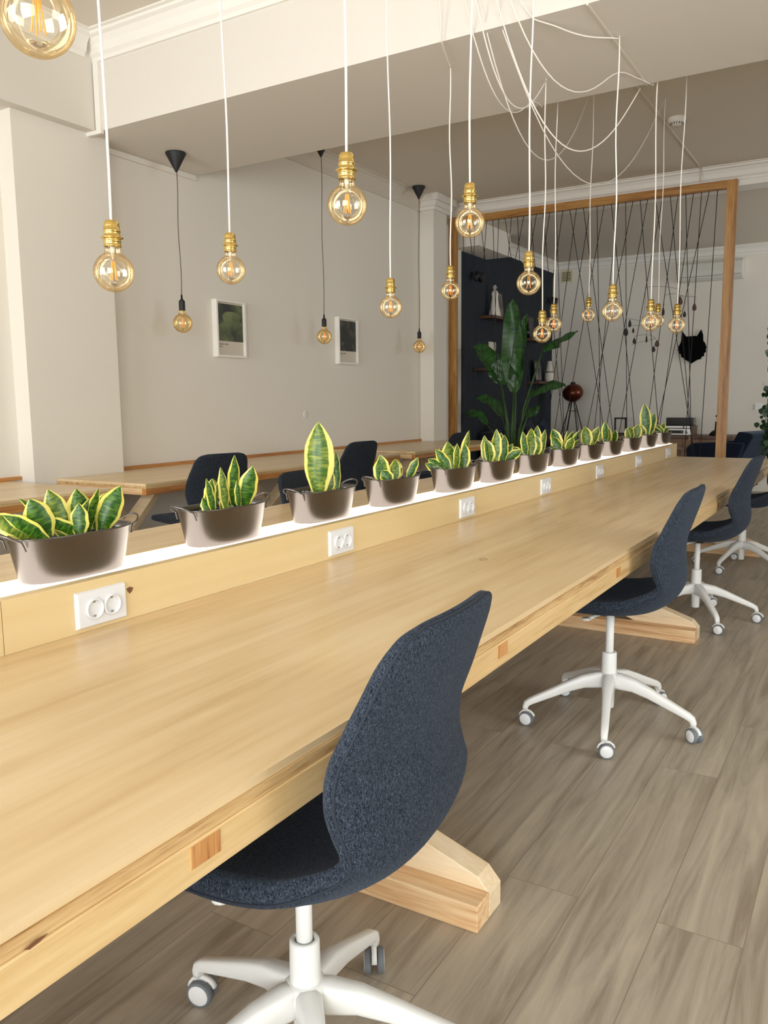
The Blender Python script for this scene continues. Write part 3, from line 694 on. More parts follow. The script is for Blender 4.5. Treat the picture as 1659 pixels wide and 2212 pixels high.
# ------------------------------------------------------------------ tables along the left wall
def wall_table(y0, y1, label, backboard=None, dark=False, notch=None):
    t = thing('wall_table', label, 'table', (-4.5, (y0+y1)/2, 0))
    o = (4.5, -(y0+y1)/2, 0); xb = -5.095; xf = -4.06
    poly = [(xf, y0), (xf, y1), (xb, y1), (xb, y0)]
    if notch: poly = [(xf, y0), (xf, y1), (xb, y1), (xb, notch), (-4.945, notch), (-4.945, y0)]
    if y1 < 3.7: poly = [(xf, y0), (xf, y1), (-4.8, y1), (-4.8, y1)][:3]+[(xb, y1), (xb, y0)]
    if y0 > 7: poly = [(xf, y0), (xf, y1), (-4.90, y1), (-4.90, 9.395), (xb, 9.395), (xb, y0)]
    MB().prism(poly, .714, .73).build('tabletop', 'ply', t, o)
    ins = lambda d: [(max(min(a, xf-d), xb+d) if True else a, bb) for a, bb in poly]
    MB().prism([(a-.002 if a == xf else a, c) for a, c in poly], .698, .7135).build('plywood_edge', 'layers', t, o)
    MB().box(xf-.002, xf-.04, y0, y1, .655, .6975).build('apron', 'pinedark', t, o, bevel=.002)
    MB().box(xf-.041, -4.94, y0+.001, y0+.04, .655, .6975).build('end_apron', 'pinex', t, o, bevel=.002)
    MB().box(xf-.041, -4.94, y1-.04, y1-.001, .655, .6975).build('end_apron', 'pinex', t, o, bevel=.002)
    if backboard: MB().box(xb+.012, xb, backboard[0], backboard[1], .7305, .757).build('back_strip', 'pinedark', t, o)
    for y in (y0+.10, (y0+y1)/2, y1-.18):
        MB().box(-4.14, -4.9, y, y+.06, 0, .06).build('floor_rail', 'pinex', t, o, bevel=.002)
        for xa, xc, yo in ((-4.85, -4.18, .09), (-4.2, -4.82, .15)):
            sgn = 1 if xa > xc else -1
            MB().prism([(xa, 0), (xa+.045*sgn, .03), (xc+.075*sgn, .654), (xc-.035*sgn, .654), (xa-.09*sgn, 0)], y+yo-.03, y+yo+.03, axis='Y').build('diagonal_brace', 'pinepale', t, o, bevel=.002)
    return t
wall_table(.3, 3.44, 'plywood table by left wall, nearest the camera, at left edge', (.3, 3.55))
wall_table(3.735, 7.06, 'plywood table along left wall below the two framed prints', (4.36, 7.06), notch=4.345)
wall_table(7.365, 9.8, 'plywood table along left wall, farthest, beside the white pilaster', (7.365, 9.39))

# ------------------------------------------------------------------ framed prints
def text_mesh(s, size, parent, loc, rot, name='caption'):
    c = bpy.data.curves.new('t', 'FONT'); c.body = s; c.size = size; c.extrude = .0003; c.align_x = 'LEFT'
    o = bpy.data.objects.new('t', c); COL.objects.link(o); dg = bpy.context.evaluated_depsgraph_get()
    me = bpy.data.meshes.new_from_object(o.evaluated_get(dg)); bpy.data.objects.remove(o)
    me.materials.clear(); me.materials.append(M['ink'])
    q = bpy.data.objects.new(name, me); COL.objects.link(q); q.parent = parent; q.location = loc; q.rotation_euler = rot
    return q
def picture(y, pm, l1, l2, label):
    t = thing('framed_print', label, 'picture', (XL, y, 1.905))
    w, h, d, fw = .39, .50, .055, .018
    MB().box(0, d, -w/2, -w/2+fw, -h/2, h/2).box(0, d, w/2-fw, w/2, -h/2, h/2).box(0, d, -w/2+fw, w/2-fw, -h/2, -h/2+fw).box(0, d, -w/2+fw, w/2-fw, h/2-fw, h/2).build('frame', 'trimw', t)
    MB().box(.004, .030, -w/2+fw, w/2-fw, -h/2+fw, h/2-fw).build('print_sheet', 'paper', t)
    MB().box(.030, .0315, -w/2+fw+.012, w/2-fw-.005, -h/2+fw+.125, h/2-fw-.012).build('printed_image', pm, t)
    if pm == 'print1':
        for (cy, cz, ry, rz, rot) in ((.02, .10, .12, .06, .1), (.05, .035, .11, .05, .2), (-.09, -.035, .10, .075, -.3), (-.06, -.08, .12, .05, 0), (.12, -.08, .06, .04, -.6)):
            pts = []
            for k in range(26):
                a = 2*PI*k/26; q = 1+.09*math.sin(3*a+cy*40)
                py_, pz_ = ry*q*math.cos(a), rz*q*math.sin(a); yy = cy+py_*math.cos(rot)-pz_*math.sin(rot); zz = cz+py_*math.sin(rot)+pz_*math.cos(rot)
                pts.append((max(-w/2+fw+.013, min(w/2-fw-.006, yy)), max(-h/2+fw+.13, min(h/2-fw-.013, zz))))
            MB().prism(pts, .0316+abs(cy)*.004, .0322+abs(cy)*.004, axis='X').build('printed_leaf', M['leafprint'], t)
    text_mesh(l1, .020, t, (.0305, -w/2+fw+.014, -h/2+.108), (PI/2, 0, PI/2))
    text_mesh(l2, .014, t, (.0305, -w/2+fw+.014, -h/2+.088), (PI/2, 0, PI/2))
M['leafprint'] = print_mat('lily leaf', srgb(60, 72, 34), srgb(104, 118, 62), srgb(140, 152, 96), 5)
picture(5.747, 'print1', 'FEELING LOMO', 'GREEN 16', 'white-framed print of large green leaves on left wall, nearer one')
picture(7.66, 'print2', 'BLOMST LUND', 'GREY 14', 'white-framed dark foliage print on left wall, farther one')
tag(MB().lathe([(.0001, .006), (.034, .006), (.040, .003), (.042, 0)], (0, 0, 0), 24, axis='X').build('blanking_plate', 'wall', None, (XL, 6.9, 1.121)), 'round white blanking plate on left wall between tables and prints', 'wall plate')

# ------------------------------------------------------------------ pendants
def bulb_parts(t, D, glass, capmat, brass=True):
    prof = [(.0001, -.5*D)]
    for k in range(1, 22):
        a = -PI/2+(PI/2+math.radians(66))*k/21; prof.append((.5*D*math.cos(a), .5*D*math.sin(a)))
    prof += [(.195*D, .50*D), (.185*D, .56*D), (.185*D, .66*D)]
    g = MB().lathe(prof, n=36).build('bulb', glass, t)
    MB().lathe([(.0001, .66*D), (.08*D, .66*D), (.055*D, .50*D), (.03*D, .32*D), (.0001, .30*D)], n=14).build('glass_stem', 'stem', g)
    b = MB()
    for k in range(4):
        a = PI/4+k*PI/2; b.tube([(.035*D*math.cos(a), .035*D*math.sin(a), .26*D), (.095*D*math.cos(a), .095*D*math.sin(a), -.20*D)], .013*D, 6)
    b.build('filament', 'filament', g)
    return g
KEY = {}
def pendant(x, y, z, hook, label, D=.113, wob=.004):
    t = thing('pendant_bulb', label, 'pendant light', (x, y, z), random.uniform(0, 6), 'gold-socket bulbs on white cords above the desk')
    if 'b' not in KEY:
        g = bulb_parts(t, D, 'glassA', 'brass'); KEY['b'] = (g.data, [(c.name.split('.')[0], c.data) for c in g.children])
        so = MB().lathe([(.0001, 1.27*D), (.09*D, 1.27*D), (.15*D, 1.25*D), (.19*D, 1.19*D), (.197*D, 1.12*D), (.197*D, 1.03*D), (.215*D, 1.02*D), (.215*D, .98*D), (.205*D, .97*D), (.205*D, .90*D), (.215*D, .89*D), (.215*D, .865*D),
                         (.275*D, .85*D), (.28*D, .83*D), (.22*D, .80*D), (.215*D, .77*D), (.222*D, .76*D), (.222*D, .73*D), (.213*D, .72*D), (.213*D, .65*D), (.222*D, .64*D), (.218*D, .615*D), (.15*D, .615*D)], n=36).build('brass_socket', 'brass', t)
        KEY['s'] = so.data
    else:
        g = link('bulb', KEY['b'][0], t)
        for n, d in KEY['b'][1]: link(n, d, g)
        link('brass_socket', KEY['s'], t)
    L = hook-z; a = -t.rotation_euler[2]; rr = random.Random(int(x*1000)); ph = rr.uniform(0, 6)
    pts = []
    for k in range(15):
        s = k/14; q = wob*math.sin(s*9+ph)*math.sin(PI*s)*2
        pts.append((q*math.cos(a), q*math.sin(a), 1.25*D+(L-1.25*D)*s))
    MB().tube(pts, .0038, 8).build('cord', 'cord', t)
    return t
k_ = 1.1895
PD = [((-.967, .746, 1.747), None, 'large amber globe bulb cut off at the top left corner'),
      ((-1.604, 1.408, 1.565), None, 'gold-socket bulb hanging lowest at far left, over the first planter'),
      ((-1.898, 2.166, 1.692), None, 'gold-socket bulb between the first black pendant and the nearer print'),
      ((-1.131, 1.718, 1.72), None, 'largest gold-socket bulb near the top centre, above the farther print'),
      ((-1.817, 3.085, 1.648), None, 'gold-socket bulb against plain wall right of the farther print'),
      ((-1.162, 2.478, 1.815), None, 'gold-socket bulb high at left end of the string divider top'),
      ((-1.876, 3.776, 1.794), ZB, 'gold-socket bulb hanging in front of the divider left post'),
      ((-1.216, 3.14, 1.706), None, 'gold-socket bulb against the navy wall, highest of that group'),
      ((-1.545, 4.191, 1.592), ZB, 'lowest gold-socket bulb beside the navy wall corner'),
      ((-1.716, 4.85, 1.70), ZC, 'small gold-socket bulb overlapping the one at navy wall corner'),
      ((-1.774, 5.722, 1.827), ZC, 'smallest gold-socket bulb left of the larger one before the strings'),
      ((-1.095, 3.896, 1.655), ZB, 'larger gold-socket bulb in middle of the string divider'),
      ((-1.088, 4.61, 1.657), ZC, 'front bulb of the overlapping pair left of the wolf head'),
      ((-1.431, 6.286, 1.815), ZC, 'rear bulb of the overlapping pair left of the wolf head'),
      ((-1.048, 5.083, 1.674), ZC, 'rightmost gold-socket bulb, just above the black wolf head')]
hooks = []
for (p, hk, lab) in PD:
    x, y, z = p[0]*k_, p[1]*k_, CAMZ+(p[2]-CAMZ)*k_
    hk = hk or ZC
    pendant(x, y, z, hk, lab); hooks.append((x, y, hk))
def kpendant(p, hook, label):
    K = 1.579; x, y, z = p[0]*K, p[1]*K, CAMZ+(p[2]-CAMZ)*K; D = .150
    t = thing('black_pendant', label, 'pendant light', (x, y, z), 0, 'black pendants above the wall tables')
    bulb_parts(t, D, 'glassB', 'black')
    MB().lathe([(.0001, 1.46*D), (.045*D, 1.46*D), (.055*D, 1.25*D), (.10*D, 1.19*D), (.155*D, 1.14*D), (.16*D, 1.10*D), (.16*D, .70*D), (.155*D, .66*D), (.1*D, .65*D)], n=24).build('socket', 'black', t)
    L = hook-z
    MB().tube([(.006*math.sin(s*.9), 0, 1.45*D+(L-.12-1.45*D)*s/10) for s in range(11)], .0035, 6).build('cord', 'greycord', t)
    MB().lathe([(.0001, L-.145), (.008, L-.145), (.012, L-.135), (.078, L-.012), (.078, L-.004), (.0001, L-.001)], n=36).build('ceiling_cone', 'black', t)
kpendant((-3.014, 3.066, 1.646), ZB, 'black pendant with amber bulb left of the nearer print')
kpendant((-3.078, 4.386, 1.663), ZC, 'black pendant with amber bulb left of the farther print')
kpendant((-3.082, 5.666, 1.664), ZC, 'black pendant with amber bulb beside the white pilaster')

# swagged cords from a ceiling canopy to the hooks
can = (-1.86, 3.72, ZC)
MBc = MB().lathe([(.0001, -.05), (.05, -.05), (.06, -.04), (.06, 0)], n=24)
tag(MBc.build('ceiling_canopy', 'trimw', None, can), 'small white ceiling canopy where the draped cords meet', 'ceiling rose')
SW = [(hooks[6], .10, 0), (hooks[8], .66, 0), (hooks[9], .95, 0), (hooks[10], 1.12, 0), (hooks[11], .30, .25), (hooks[12], .98, 0), (hooks[13], 1.25, 0), ((-1.384, 5.41, ZB), .92, 0)]
SWL = ['white cord draped to the divider-post bulb hook', 'white cord swag to the lowest bulb by the navy wall', 'white cord swag to the hook behind the beam left', 'long low white cord swag reaching the far ceiling hook', 'white cord running along the beam underside to its hook',
       'white cord swag rising to right far hook, upper one', 'thin far white cord swag, lowest on the right', 'white cord loop ending at the far edge of the beam']
for k, ((hx, hy, hz), sag, ch) in enumerate(SW):
    A = Vector((can[0]+random.uniform(-.12, .12), can[1]+random.uniform(-.1, .1), ZC-.03)); B = Vector((hx, hy, hz-.004)); pts = []
    for i in range(29):
        s = i/28; s2 = s**.8 if hy > 4.3 else s
        p = A.lerp(B, s); p.z -= sag*4*s*(1-s)*(1-.25*s)
        if 4.15 < p.y < 5.45 and p.z > ZB-.012: p.z = ZB-.012-random.uniform(0, .004)
        elif p.y <= 4.19 and p.y > 4.0 and p.z > ZB-.01 and hy > 4.19: p.y = min(p.y, 4.175)
        pts.append(p)
    # smooth
    for _ in range(3):
        pts = [pts[0]]+[(pts[i-1]+pts[i]*2+pts[i+1])/4 for i in range(1, len(pts)-1)]+[pts[-1]]
    for p in pts:
        if 4.16 < p.y < 5.43 and p.z > ZB-.008: p.z = ZB-.008
    tag(MB().tube(pts, .0038, 6).build('draped_cord', 'cord'), SWL[k], 'cord', 'white cords draped under the beam')

# ------------------------------------------------------------------ string divider
FY = 10.0
t = thing('string_divider', 'amber wooden frame strung with crossing black cords between the rooms', 'room divider', (-3.2, FY, 0))
o = (3.2, -FY, 0)
MB().box(-5.0, -4.89, FY, FY+.07, .06, 3.62).build('post', 'frame', t, o, bevel=.003)
MB().box(-1.585, -1.48, FY, FY+.07, .06, 3.62).build('post', 'frame', t, o, bevel=.003)
MB().box(-4.89, -1.585, FY, FY+.07, 3.53, 3.62).build('top_rail', M['pinedark'] if 0 else wood('amber rail', (srgb(126, 80, 32), srgb(164, 112, 50), srgb(190, 142, 78)), 'X', .45, 1, 1.), t, o, bevel=.003)
MB().box(-5.0, -1.48, FY-.02, FY+.09, 0, .06).build('bottom_rail', 'frame', t, o, bevel=.003)
rs = random.Random(3); NS = 38
for i in range(NS):
    xt = -4.80+.0842*i; j = i+(1 if i % 2 else -1)*rs.uniform(1.2, 8.5)
    if j < 0: j = -j*.5
    if j > NS-1: j = NS-1-(j-NS+1)*.5
    xb = -4.80+.0842*j
    MB().tube([(xt, FY+.02+.004*(i % 3), 3.53), (xb, FY+.02+.004*(i % 3), .06)], .0042, 5).build('string', 'string', t, o)

# ------------------------------------------------------------------ lounge: things on and along the walls
def obj(b, name, m, label, cat, loc=(0, 0, 0), group=None, bevel=0, rot=None):
    return tag(b.build(name, m, None, loc, bevel, 0, rot), label, cat, group)
# air conditioner
t = thing('air_conditioner', 'white split air conditioner high on the far wall', 'air conditioner', (-2.42, YF, 3.27))
MB().prism([(0, .15), (-.14, .15), (-.20, .10), (-.215, -.02), (-.19, -.12), (-.13, -.16), (0, -.16)], -.52, .46, axis='X').build('casing', 'acw', t, bevel=.006)
MB().box(-.48, .44, -.205, -.2, -.10, -.096).build('front_seam', 'hole', t)
# vent, spots, switch
t = thing('wall_vent', 'yellowed louvred vent near top left of the far wall', 'vent', (-4.85, YF, 3.39))
MB().box(-.10, .10, -.02, 0, -.10, .10).build('vent_plate', 'yellowed', t)
b = MB()
for k in range(6): b.box(-.08, .08, -.026, -.02, -.075+k*.026, -.066+k*.026)
b.build('louvres', M['hole'], t)
t = thing('wall_switch', 'white double switch plate on far wall beside the ivy', 'light switch', (-1.655, YF, 1.10))
MB().box(-.055, .055, -.012, 0, -.052, .052).build('plate', 'socket', t, bevel=.003)
MB().box(-.045, -.003, -.018, -.012, -.04, .04).box(.003, .045, -.018, -.012, -.04, .04).build('rocker', 'white', t)
for (y, z, lab) in ((11.0, 3.02, 'black wall spotlight high at left of the navy wall'), (14.15, 2.98, 'black wall spotlight at right corner of the navy wall')):
    t = thing('wall_spotlight', lab, 'spotlight', (XL, y, z))
    MB().lathe([(.0001, 0), (.045, 0), (.045, .02), (.0001, .02)], n=20, axis='X').build('wall_mount', 'black', t)
    for s in (-1, 1):
        q = MB().lathe([(.0001, -.07), (.035, -.07), (.04, .05), (.034, .05), (.0001, .03)], n=20).build('lamp_head', 'black', t, (.09, .07*s, -.02), rot=(.4*s, .3, 0))
        MB().tube([(.01, 0, 0), (.05, .04*s, .01), (.09, .07*s, -.02)], .008, 6).build('arm', 'black', t)
# shelves
for (y0, y1, z, lab) in ((11.22, 12.12, 2.475, 'dark shelf high on the navy wall holding the white figurine'), (12.80, 13.45, 2.24, 'dark shelf right of the big plant holding a dark frame'),
                         (11.03, 11.42, 1.712, 'small dark shelf on navy wall left of the plant'), (13.15, 14.15, 1.55, 'dark shelf low on navy wall holding the white vase')):
    obj(MB().box(0, .22, y0-(y0+y1)/2, y1-(y0+y1)/2, -.04, 0), 'wall_shelf', 'walnut', lab, 'shelf', (XL, (y0+y1)/2, z), bevel=.003)
# figurine
t = thing('figurine', 'white standing draped figurine on the highest navy wall shelf', 'figurine', (XL+.12, 11.50, 2.475))
MB().lathe([(.0001, 0), (.09, 0), (.085, .04), (.06, .16), (.045, .28), (.055, .33), (.035, .37), (.018, .385)], n=16).build('robe', 'cream', t)
MB().lathe([(.0001, .38), (.02, .39), (.03, .42), (.022, .45), (.0001, .46)], n=14).build('head', 'cream', t)
t = thing('framed_photo', 'dark framed photo beside the white figurine', 'picture', (XL+.08, 11.82, 2.475), .0)
MB().box(-.012, .012, -.13, .13, 0, .40).build('frame', 'black', t, rot=(0, -.12, 0)); MB().box(.012, .014, -.10, .10, .03, .37).build('photo', 'photo', t, rot=(0, -.12, 0))
t = thing('framed_photo', 'dark framed print on the shelf right of the big plant', 'picture', (XL+.08, 13.15, 2.24))
MB().box(-.012, .012, -.14, .14, 0, .38).build('frame', 'black', t, rot=(0, -.12, 0)); MB().box(.012, .014, -.11, .11, .03, .35).build('photo', 'display', t, rot=(0, -.12, 0))
obj(MB().lathe([(.0001, 0), (.035, 0), (.035, .14), (.013, .19), (.013, .24), (.0001, .24)], n=16), 'bottle', 'blackgl', 'small dark bottle beside the framed print on shelf', 'bottle', (XL+.1, 12.90, 2.24))
t = thing('photo_card', 'pale photo card pinned on the navy wall behind the big plant', 'photo', (XL, 11.68, 1.97)); MB().box(0, .008, -.13, .13, -.15, .15).build('card', 'cream', t); MB().box(.008, .009, -.10, .10, -.14, .02).build('picture', 'photo', t)
t = thing('framed_photo', 'photo print standing left of the white vase', 'picture', (XL+.09, 13.45, 1.55)); MB().box(-.01, .01, -.16, .16, 0, .36).build('frame', 'black', t, rot=(0, -.1, 0)); MB().box(.01, .012, -.13, .13, .03, .33).build('photo', 'photo', t, rot=(0, -.1, 0))
t = thing('vase', 'tall white tapered vase with black band on navy wall shelf', 'vase', (XL+.11, 13.93, 1.55))
MB().lathe([(.0001, 0), (.075, 0), (.085, .02), (.088, .10), (.068, .165)], n=24).build('lower_body', 'cream', t)
MB().lathe([(.068, .165), (.064, .18)], n=24).build('band', 'black', t); MB().lathe([(.064, .18), (.035, .36), (.0001, .365)], n=24).build('upper_body', 'cream', t)

# bird of paradise
bird = thing('bird_of_paradise', 'big green bird of paradise plant before the navy wall', 'potted plant', (-4.33, 10.66, 0))
MB().lathe([(.0001, 0), (.15, 0), (.19, .38), (.18, .38), (.17, .34), (.0001, .34)], n=28).build('pot', 'black', bird)
def big_leaf(stem, tip, W, face, droop=0., bow=(0, 0)):
    """stem: list of (dx,z) from base; tip (dx,z)."""
    S = .925; stem = [(a*S, max(.3, CAMZ+(c-CAMZ)*S) if i else .33) for i, (a, c) in enumerate(stem)]; tip = (tip[0]*S, CAMZ+(tip[1]-CAMZ)*S); W *= S*1.12
    pts = [Vector((p[0], bow[1]*i, p[1])) for i, p in enumerate(stem)]
    MB().tube(pts, [.022-.012*i/(len(pts)-1) for i in range(len(pts))], 8).build('leaf_stalk', 'leafstem', bird)
    A = pts[-1]; B = Vector((tip[0], pts[-1].y+bow[0], tip[1])); n = 12; nv = 7; vs = []; uv = []
    C = (A+B)/2+Vector((0, 0, droop))
    fa = math.radians(face); prevp = None
    for i in range(n+1):
        s = i/n; p = A*(1-s)**2+C*2*s*(1-s)+B*s*s; d = ((C-A)*(1-s)+(B-C)*s).normalized()
        wd = Vector((math.cos(fa), math.sin(fa), 0)) if abs(d.z) > .5 else Vector((0, math.sin(fa), math.cos(fa)))
        wd = (wd-d*wd.dot(d)).normalized(); nn = wd.cross(d)
        w = W/2*(math.sin(PI*min(1, (s*.92+.04)))**.62)*(1-.25*s) if s < 1 else .002
        for j in range(nv):
            v = -1+2*j/(nv-1); vs.append(p+wd*w*v+nn*(abs(v)*w*.35)+nn*.012*math.sin(s*14+v*3)); uv.append((j/(nv-1), s))
    MB().add(vs, [(i*nv+j, i*nv+j+1, (i+1)*nv+j+1, (i+1)*nv+j) for i in range(n) for j in range(nv-1)], 0, True, uv).build('leaf', 'bigleaf', bird)
big_leaf([(0, .35), (0, .9), (.0, 1.38)], (-.03, 2.72), .34, 15)
big_leaf([(.03, .35), (.03, .9), (.04, 1.55)], (.20, 2.50), .22, -20)
big_leaf([(0, .35), (-.02, .8), (.01, 1.36)], (.06, 1.95), .26, 5)
big_leaf([(-.04, .35), (-.10, .9), (-.20, 1.50)], (-.66, 2.06), .34, 50, .18)
big_leaf([(-.03, .35), (-.08, .9), (-.19, 1.48)], (-.16, 1.86), .40, 0, 0)
big_leaf([(.05, .35), (.16, 1.1), (.44, 1.95)], (.96, 2.20), .30, 60, .10)
big_leaf([(.05, .35), (.10, .8), (.26, 1.30)], (.80, 1.44), .24, 50, .18)
big_leaf([(-.06, .35), (-.08, .7), (-.18, 1.00)], (-.60, 1.27), .26, 60, .13)
big_leaf([(-.08, .35), (-.22, .65), (-.42, .88)], (-.80, 1.03), .20, 55, .12)
big_leaf([(.05, .35), (.12, .7), (.22, 1.0)], (.42, 1.15), .16, 30, .05)

# sofa under navy wall
t = thing('sofa', 'charcoal corner sofa under the navy wall, behind the big plant', 'sofa', (-4.55, 12.2, 0))
MB().box(-.5, .38, -1.05, 1.1, 0, .34).build('base', 'greyfab', t, bevel=.03)
for y in (-.52, .55): MB().box(-.32, .36, y-.51, y+.51, .345, .46).build('seat_cushion', 'greyfab', t, bevel=.04)
MB().box(-.5, -.32, -1.05, 1.1, .345, .78).build('backrest', 'greyfab', t, bevel=.04)
for (y, lab, m_) in ((11.45, 'dark cushion on the sofa left of the plant stems', 'greyfab'), (12.35, 'grey cushion on the sofa right of the plant stems', 'greyfab'), (12.95, 'dark grey cushion at right end of the sofa', 'navyfab')):
    vs = []; n = 10
    b = MB(); g = []
    for s in (1, -1):
        for i in range(n+1):
            for j in range(n+1):
                a, c = i/n*2-1, j/n*2-1; th = .07*(1-a**4)*(1-c**4)+.004
                g.append((s*th, a*.21*(1-.06*(1-c*c)), c*.21*(1-.06*(1-a*a))))
    K = (n+1)*(n+1)
    fs = [(o_+i*(n+1)+j, o_+i*(n+1)+j+1, o_+(i+1)*(n+1)+j+1, o_+(i+1)*(n+1)+j) for o_ in (0, K) for i in range(n) for j in range(n)]
    b.add(g, fs, 0, True); obj(b, 'cushion', m_, lab, 'cushion', (-4.72, y, .70), rot=(.25, -.2, .1))
obj(MB().box(-.30, .34, -.25, .25, .03, .42), 'upholstered_stool', 'navyfab', 'low navy upholstered stool in front of the tripod lamp', 'stool', (-3.72, 12.6, 0), bevel=.04)

# tripod lamp
t = thing('tripod_lamp', 'floor lamp with smoked copper egg shade on thin black tripod', 'floor lamp', (-4.50, 13.75, 0))
prof = []
for k in range(17):
    a = -PI/2+PI*k/16; prof.append((.175*math.cos(a)*(1+.10*math.sin(-a)) if abs(math.cos(a)) > .01 else .001, .155*math.sin(a)+.02*math.cos(a)))
MB().lathe(prof, n=32).build('lamp_shade', 'copper', t, (0, 0, 1.35), rot=(.1, -.18, 0))
MB().lathe([(.0001, .15), (.05, .15), (.03, .19), (.0001, .19)], n=16).build('shade_cap', 'black', t, (0, 0, 1.35))
for a in (20, 140, 260, 80, 200):
    a = math.radians(a); MB().tube([(.035*math.cos(a), .035*math.sin(a), 1.22), (.36*math.cos(a), .36*math.sin(a), 0.01)], .010, 6).build('leg', 'black', t)
MB().tube([(.07, 0, 1.05), (.02, .06, 1.05), (-.05, .04, 1.05), (-.05, -.05, 1.05), (.02, -.06, 1.05)], .005, 5, closed=True).build('spreader_ring', 'black', t)
MB().tube([(.05, 0, 1.1), (.10, .02, .8), (.07, .0, .55), (.12, .03, .3), (.2, .1, .01)], .005, 5).build('cable', 'black', t)

# sideboard and things on it
SBZ = .655
t = thing('sideboard', 'long low walnut sideboard against the far wall', 'sideboard', (-3.05, 13.98, 0))
MB().box(-1.05, 1.13, -.30, .34, SBZ-.05, SBZ).box(-1.05, -.99, -.30, .34, .12, SBZ-.05).box(1.07, 1.13, -.30, .34, .12, SBZ-.05).box(-1.05, 1.13, -.30, .34, .12, .16).build('carcass', 'walnut', t, bevel=.003)
for k in range(3): MB().box(-.985+.685*k, -.305+.685*k, -.285, -.26, .165, SBZ-.055).build('door', 'walnutlt', t, bevel=.002)
for x in (-.9, .98):
    for y in (-.2, .25): MB().lathe([(.0001, 0), (.015, 0), (.022, .12), (.0001, .12)], (x, y, 0), 12).build('leg', 'walnut', t)
t = thing('stereo_receiver', 'silver stereo tuner with black display on the sideboard', 'stereo', (-2.78, 13.90, SBZ))
MB().box(-.24, .26, -.14, .18, 0, .155).build('casing', 'walnut', t, bevel=.004)
MB().box(-.225, .225, -.155, -.14, .008, .105).box(-.225, .10, -.155, -.14, .118, .15).box(.12, .225, -.155, -.14, .118, .15).build('front_panel', 'silver', t, bevel=.001)
MB().box(-.14, .11, -.158, -.155, .03, .08).build('tuner_display', 'display', t)
MB().lathe([(.0001, -.02), (.022, -.02), (.024, 0)], (.16, -.155, .055), 20, axis='Y').build('knob', 'steel', t)
MB().lathe([(.0001, -.02), (.009, -.02), (.01, 0)], (.085, -.157, .055), 14, axis='Y').build('knob', 'steel', t)
t = thing('speaker_box', 'black rectangular box standing on the silver stereo', 'speaker box', (-2.76, 13.92, SBZ+.155))
MB().box(-.20, .22, -.10, .12, 0, .125).build('box', 'blackgl', t, bevel=.008)
obj(MB().lathe([(.0001, 0), (.058, 0), (.062, .01), (.062, .16), (.055, .175), (.0001, .175)], n=24), 'smart_speaker', 'greyfab', 'small dark cylindrical speaker left of the silver stereo', 'speaker', (-3.33, 13.95, SBZ))
b = MB()
for x0, x1, z0, z1 in ((-.10, -.075, 0, .28), (.075, .10, 0, .28), (-.10, .10, .255, .28), (-.10, .10, 0, .025)): b.box(x0, x1, -.012, .012, z0, z1)
obj(b, 'photo_stand', 'black', 'open black rectangular frame stand on left of the sideboard', 'frame', (-3.72, 13.9, SBZ))
t = thing('retro_telephone', 'black upright telephone on the sideboard behind the divider post', 'telephone', (-2.20, 13.86, SBZ))
MB().lathe([(.0001, 0), (.10, 0), (.095, .03), (.06, .07), (.03, .09), (.0001, .09)], n=24).build('body', 'blackgl', t)
MB().tube([(0, 0, .08), (0, 0, .22)], .018, 10).build('column', 'blackgl', t)
MB().tube([(.0, 0, .32), (.045, 0, .29), (.05, 0, .2), (.045, 0, .14)], [.03, .018, .018, .03], 10).build('handset', 'blackgl', t)

# armchair
t = thing('armchair', 'navy upholstered lounge armchair right of the divider post', 'armchair', (-1.86, 12.75, 0), math.radians(-20))
MB().box(-.36, .30, -.34, .34, .28, .46).build('seat_cushion', 'navyfab', t, bevel=.05, seg=4)
MB().prism([(.22, .30), (.34, .30), (.56, .72), (.52, .76), (.34, .78), (.24, .60)], -.36, .36, axis='Y').build('backrest', 'navyfab', t, bevel=.04, seg=4)
for s in (-1, 1): MB().prism([(-.40, .30), (.34, .30), (.46, .62), (.10, .63), (-.34, .60), (-.42, .52)], s*.36-.05, s*.36+.05, axis='Y').build('armrest', 'navyfab', t, bevel=.03, seg=4)
for x, y in ((-.3, -.28), (-.3, .28), (.28, -.28), (.28, .28)): MB().tube([(x*.9, y*.9, .29), (x*1.1, y*1.05, 0)], [.022, .012], 10).build('leg', 'walnut', t)
t = thing('wooden_chair', 'brown slatted wooden armchair in front of the sideboard', 'chair', (-2.75, 12.75, 0), math.radians(15))
MB().bar((-.25, -.25, .58), (.28, -.25, .50), .05, .022).build('armrest', 'walnutlt', t); MB().bar((-.25, .25, .58), (.28, .25, .50), .05, .022).build('armrest', 'walnutlt', t)
MB().box(-.25, .25, -.25, .25, .38, .41).build('seat', 'walnutlt', t, bevel=.01)
for y in (-.18, -.09, 0, .09, .18): MB().bar((.22, y, .40), (.34, y, .66), .03, .012).build('back_slat', 'walnutlt', t)
MB().bar((.34, -.24, .66), (.34, .24, .66), .03, .05).build('top_rail', 'walnutlt', t)
for x, y in ((-.25, -.25), (-.25, .25), (.25, -.25), (.25, .25)): MB().bar((x, y, 0), (x*.98, y, .56 if x < 0 else .50), .03, .03, up=(1, 0, 0)).build('leg', 'walnutlt', t)

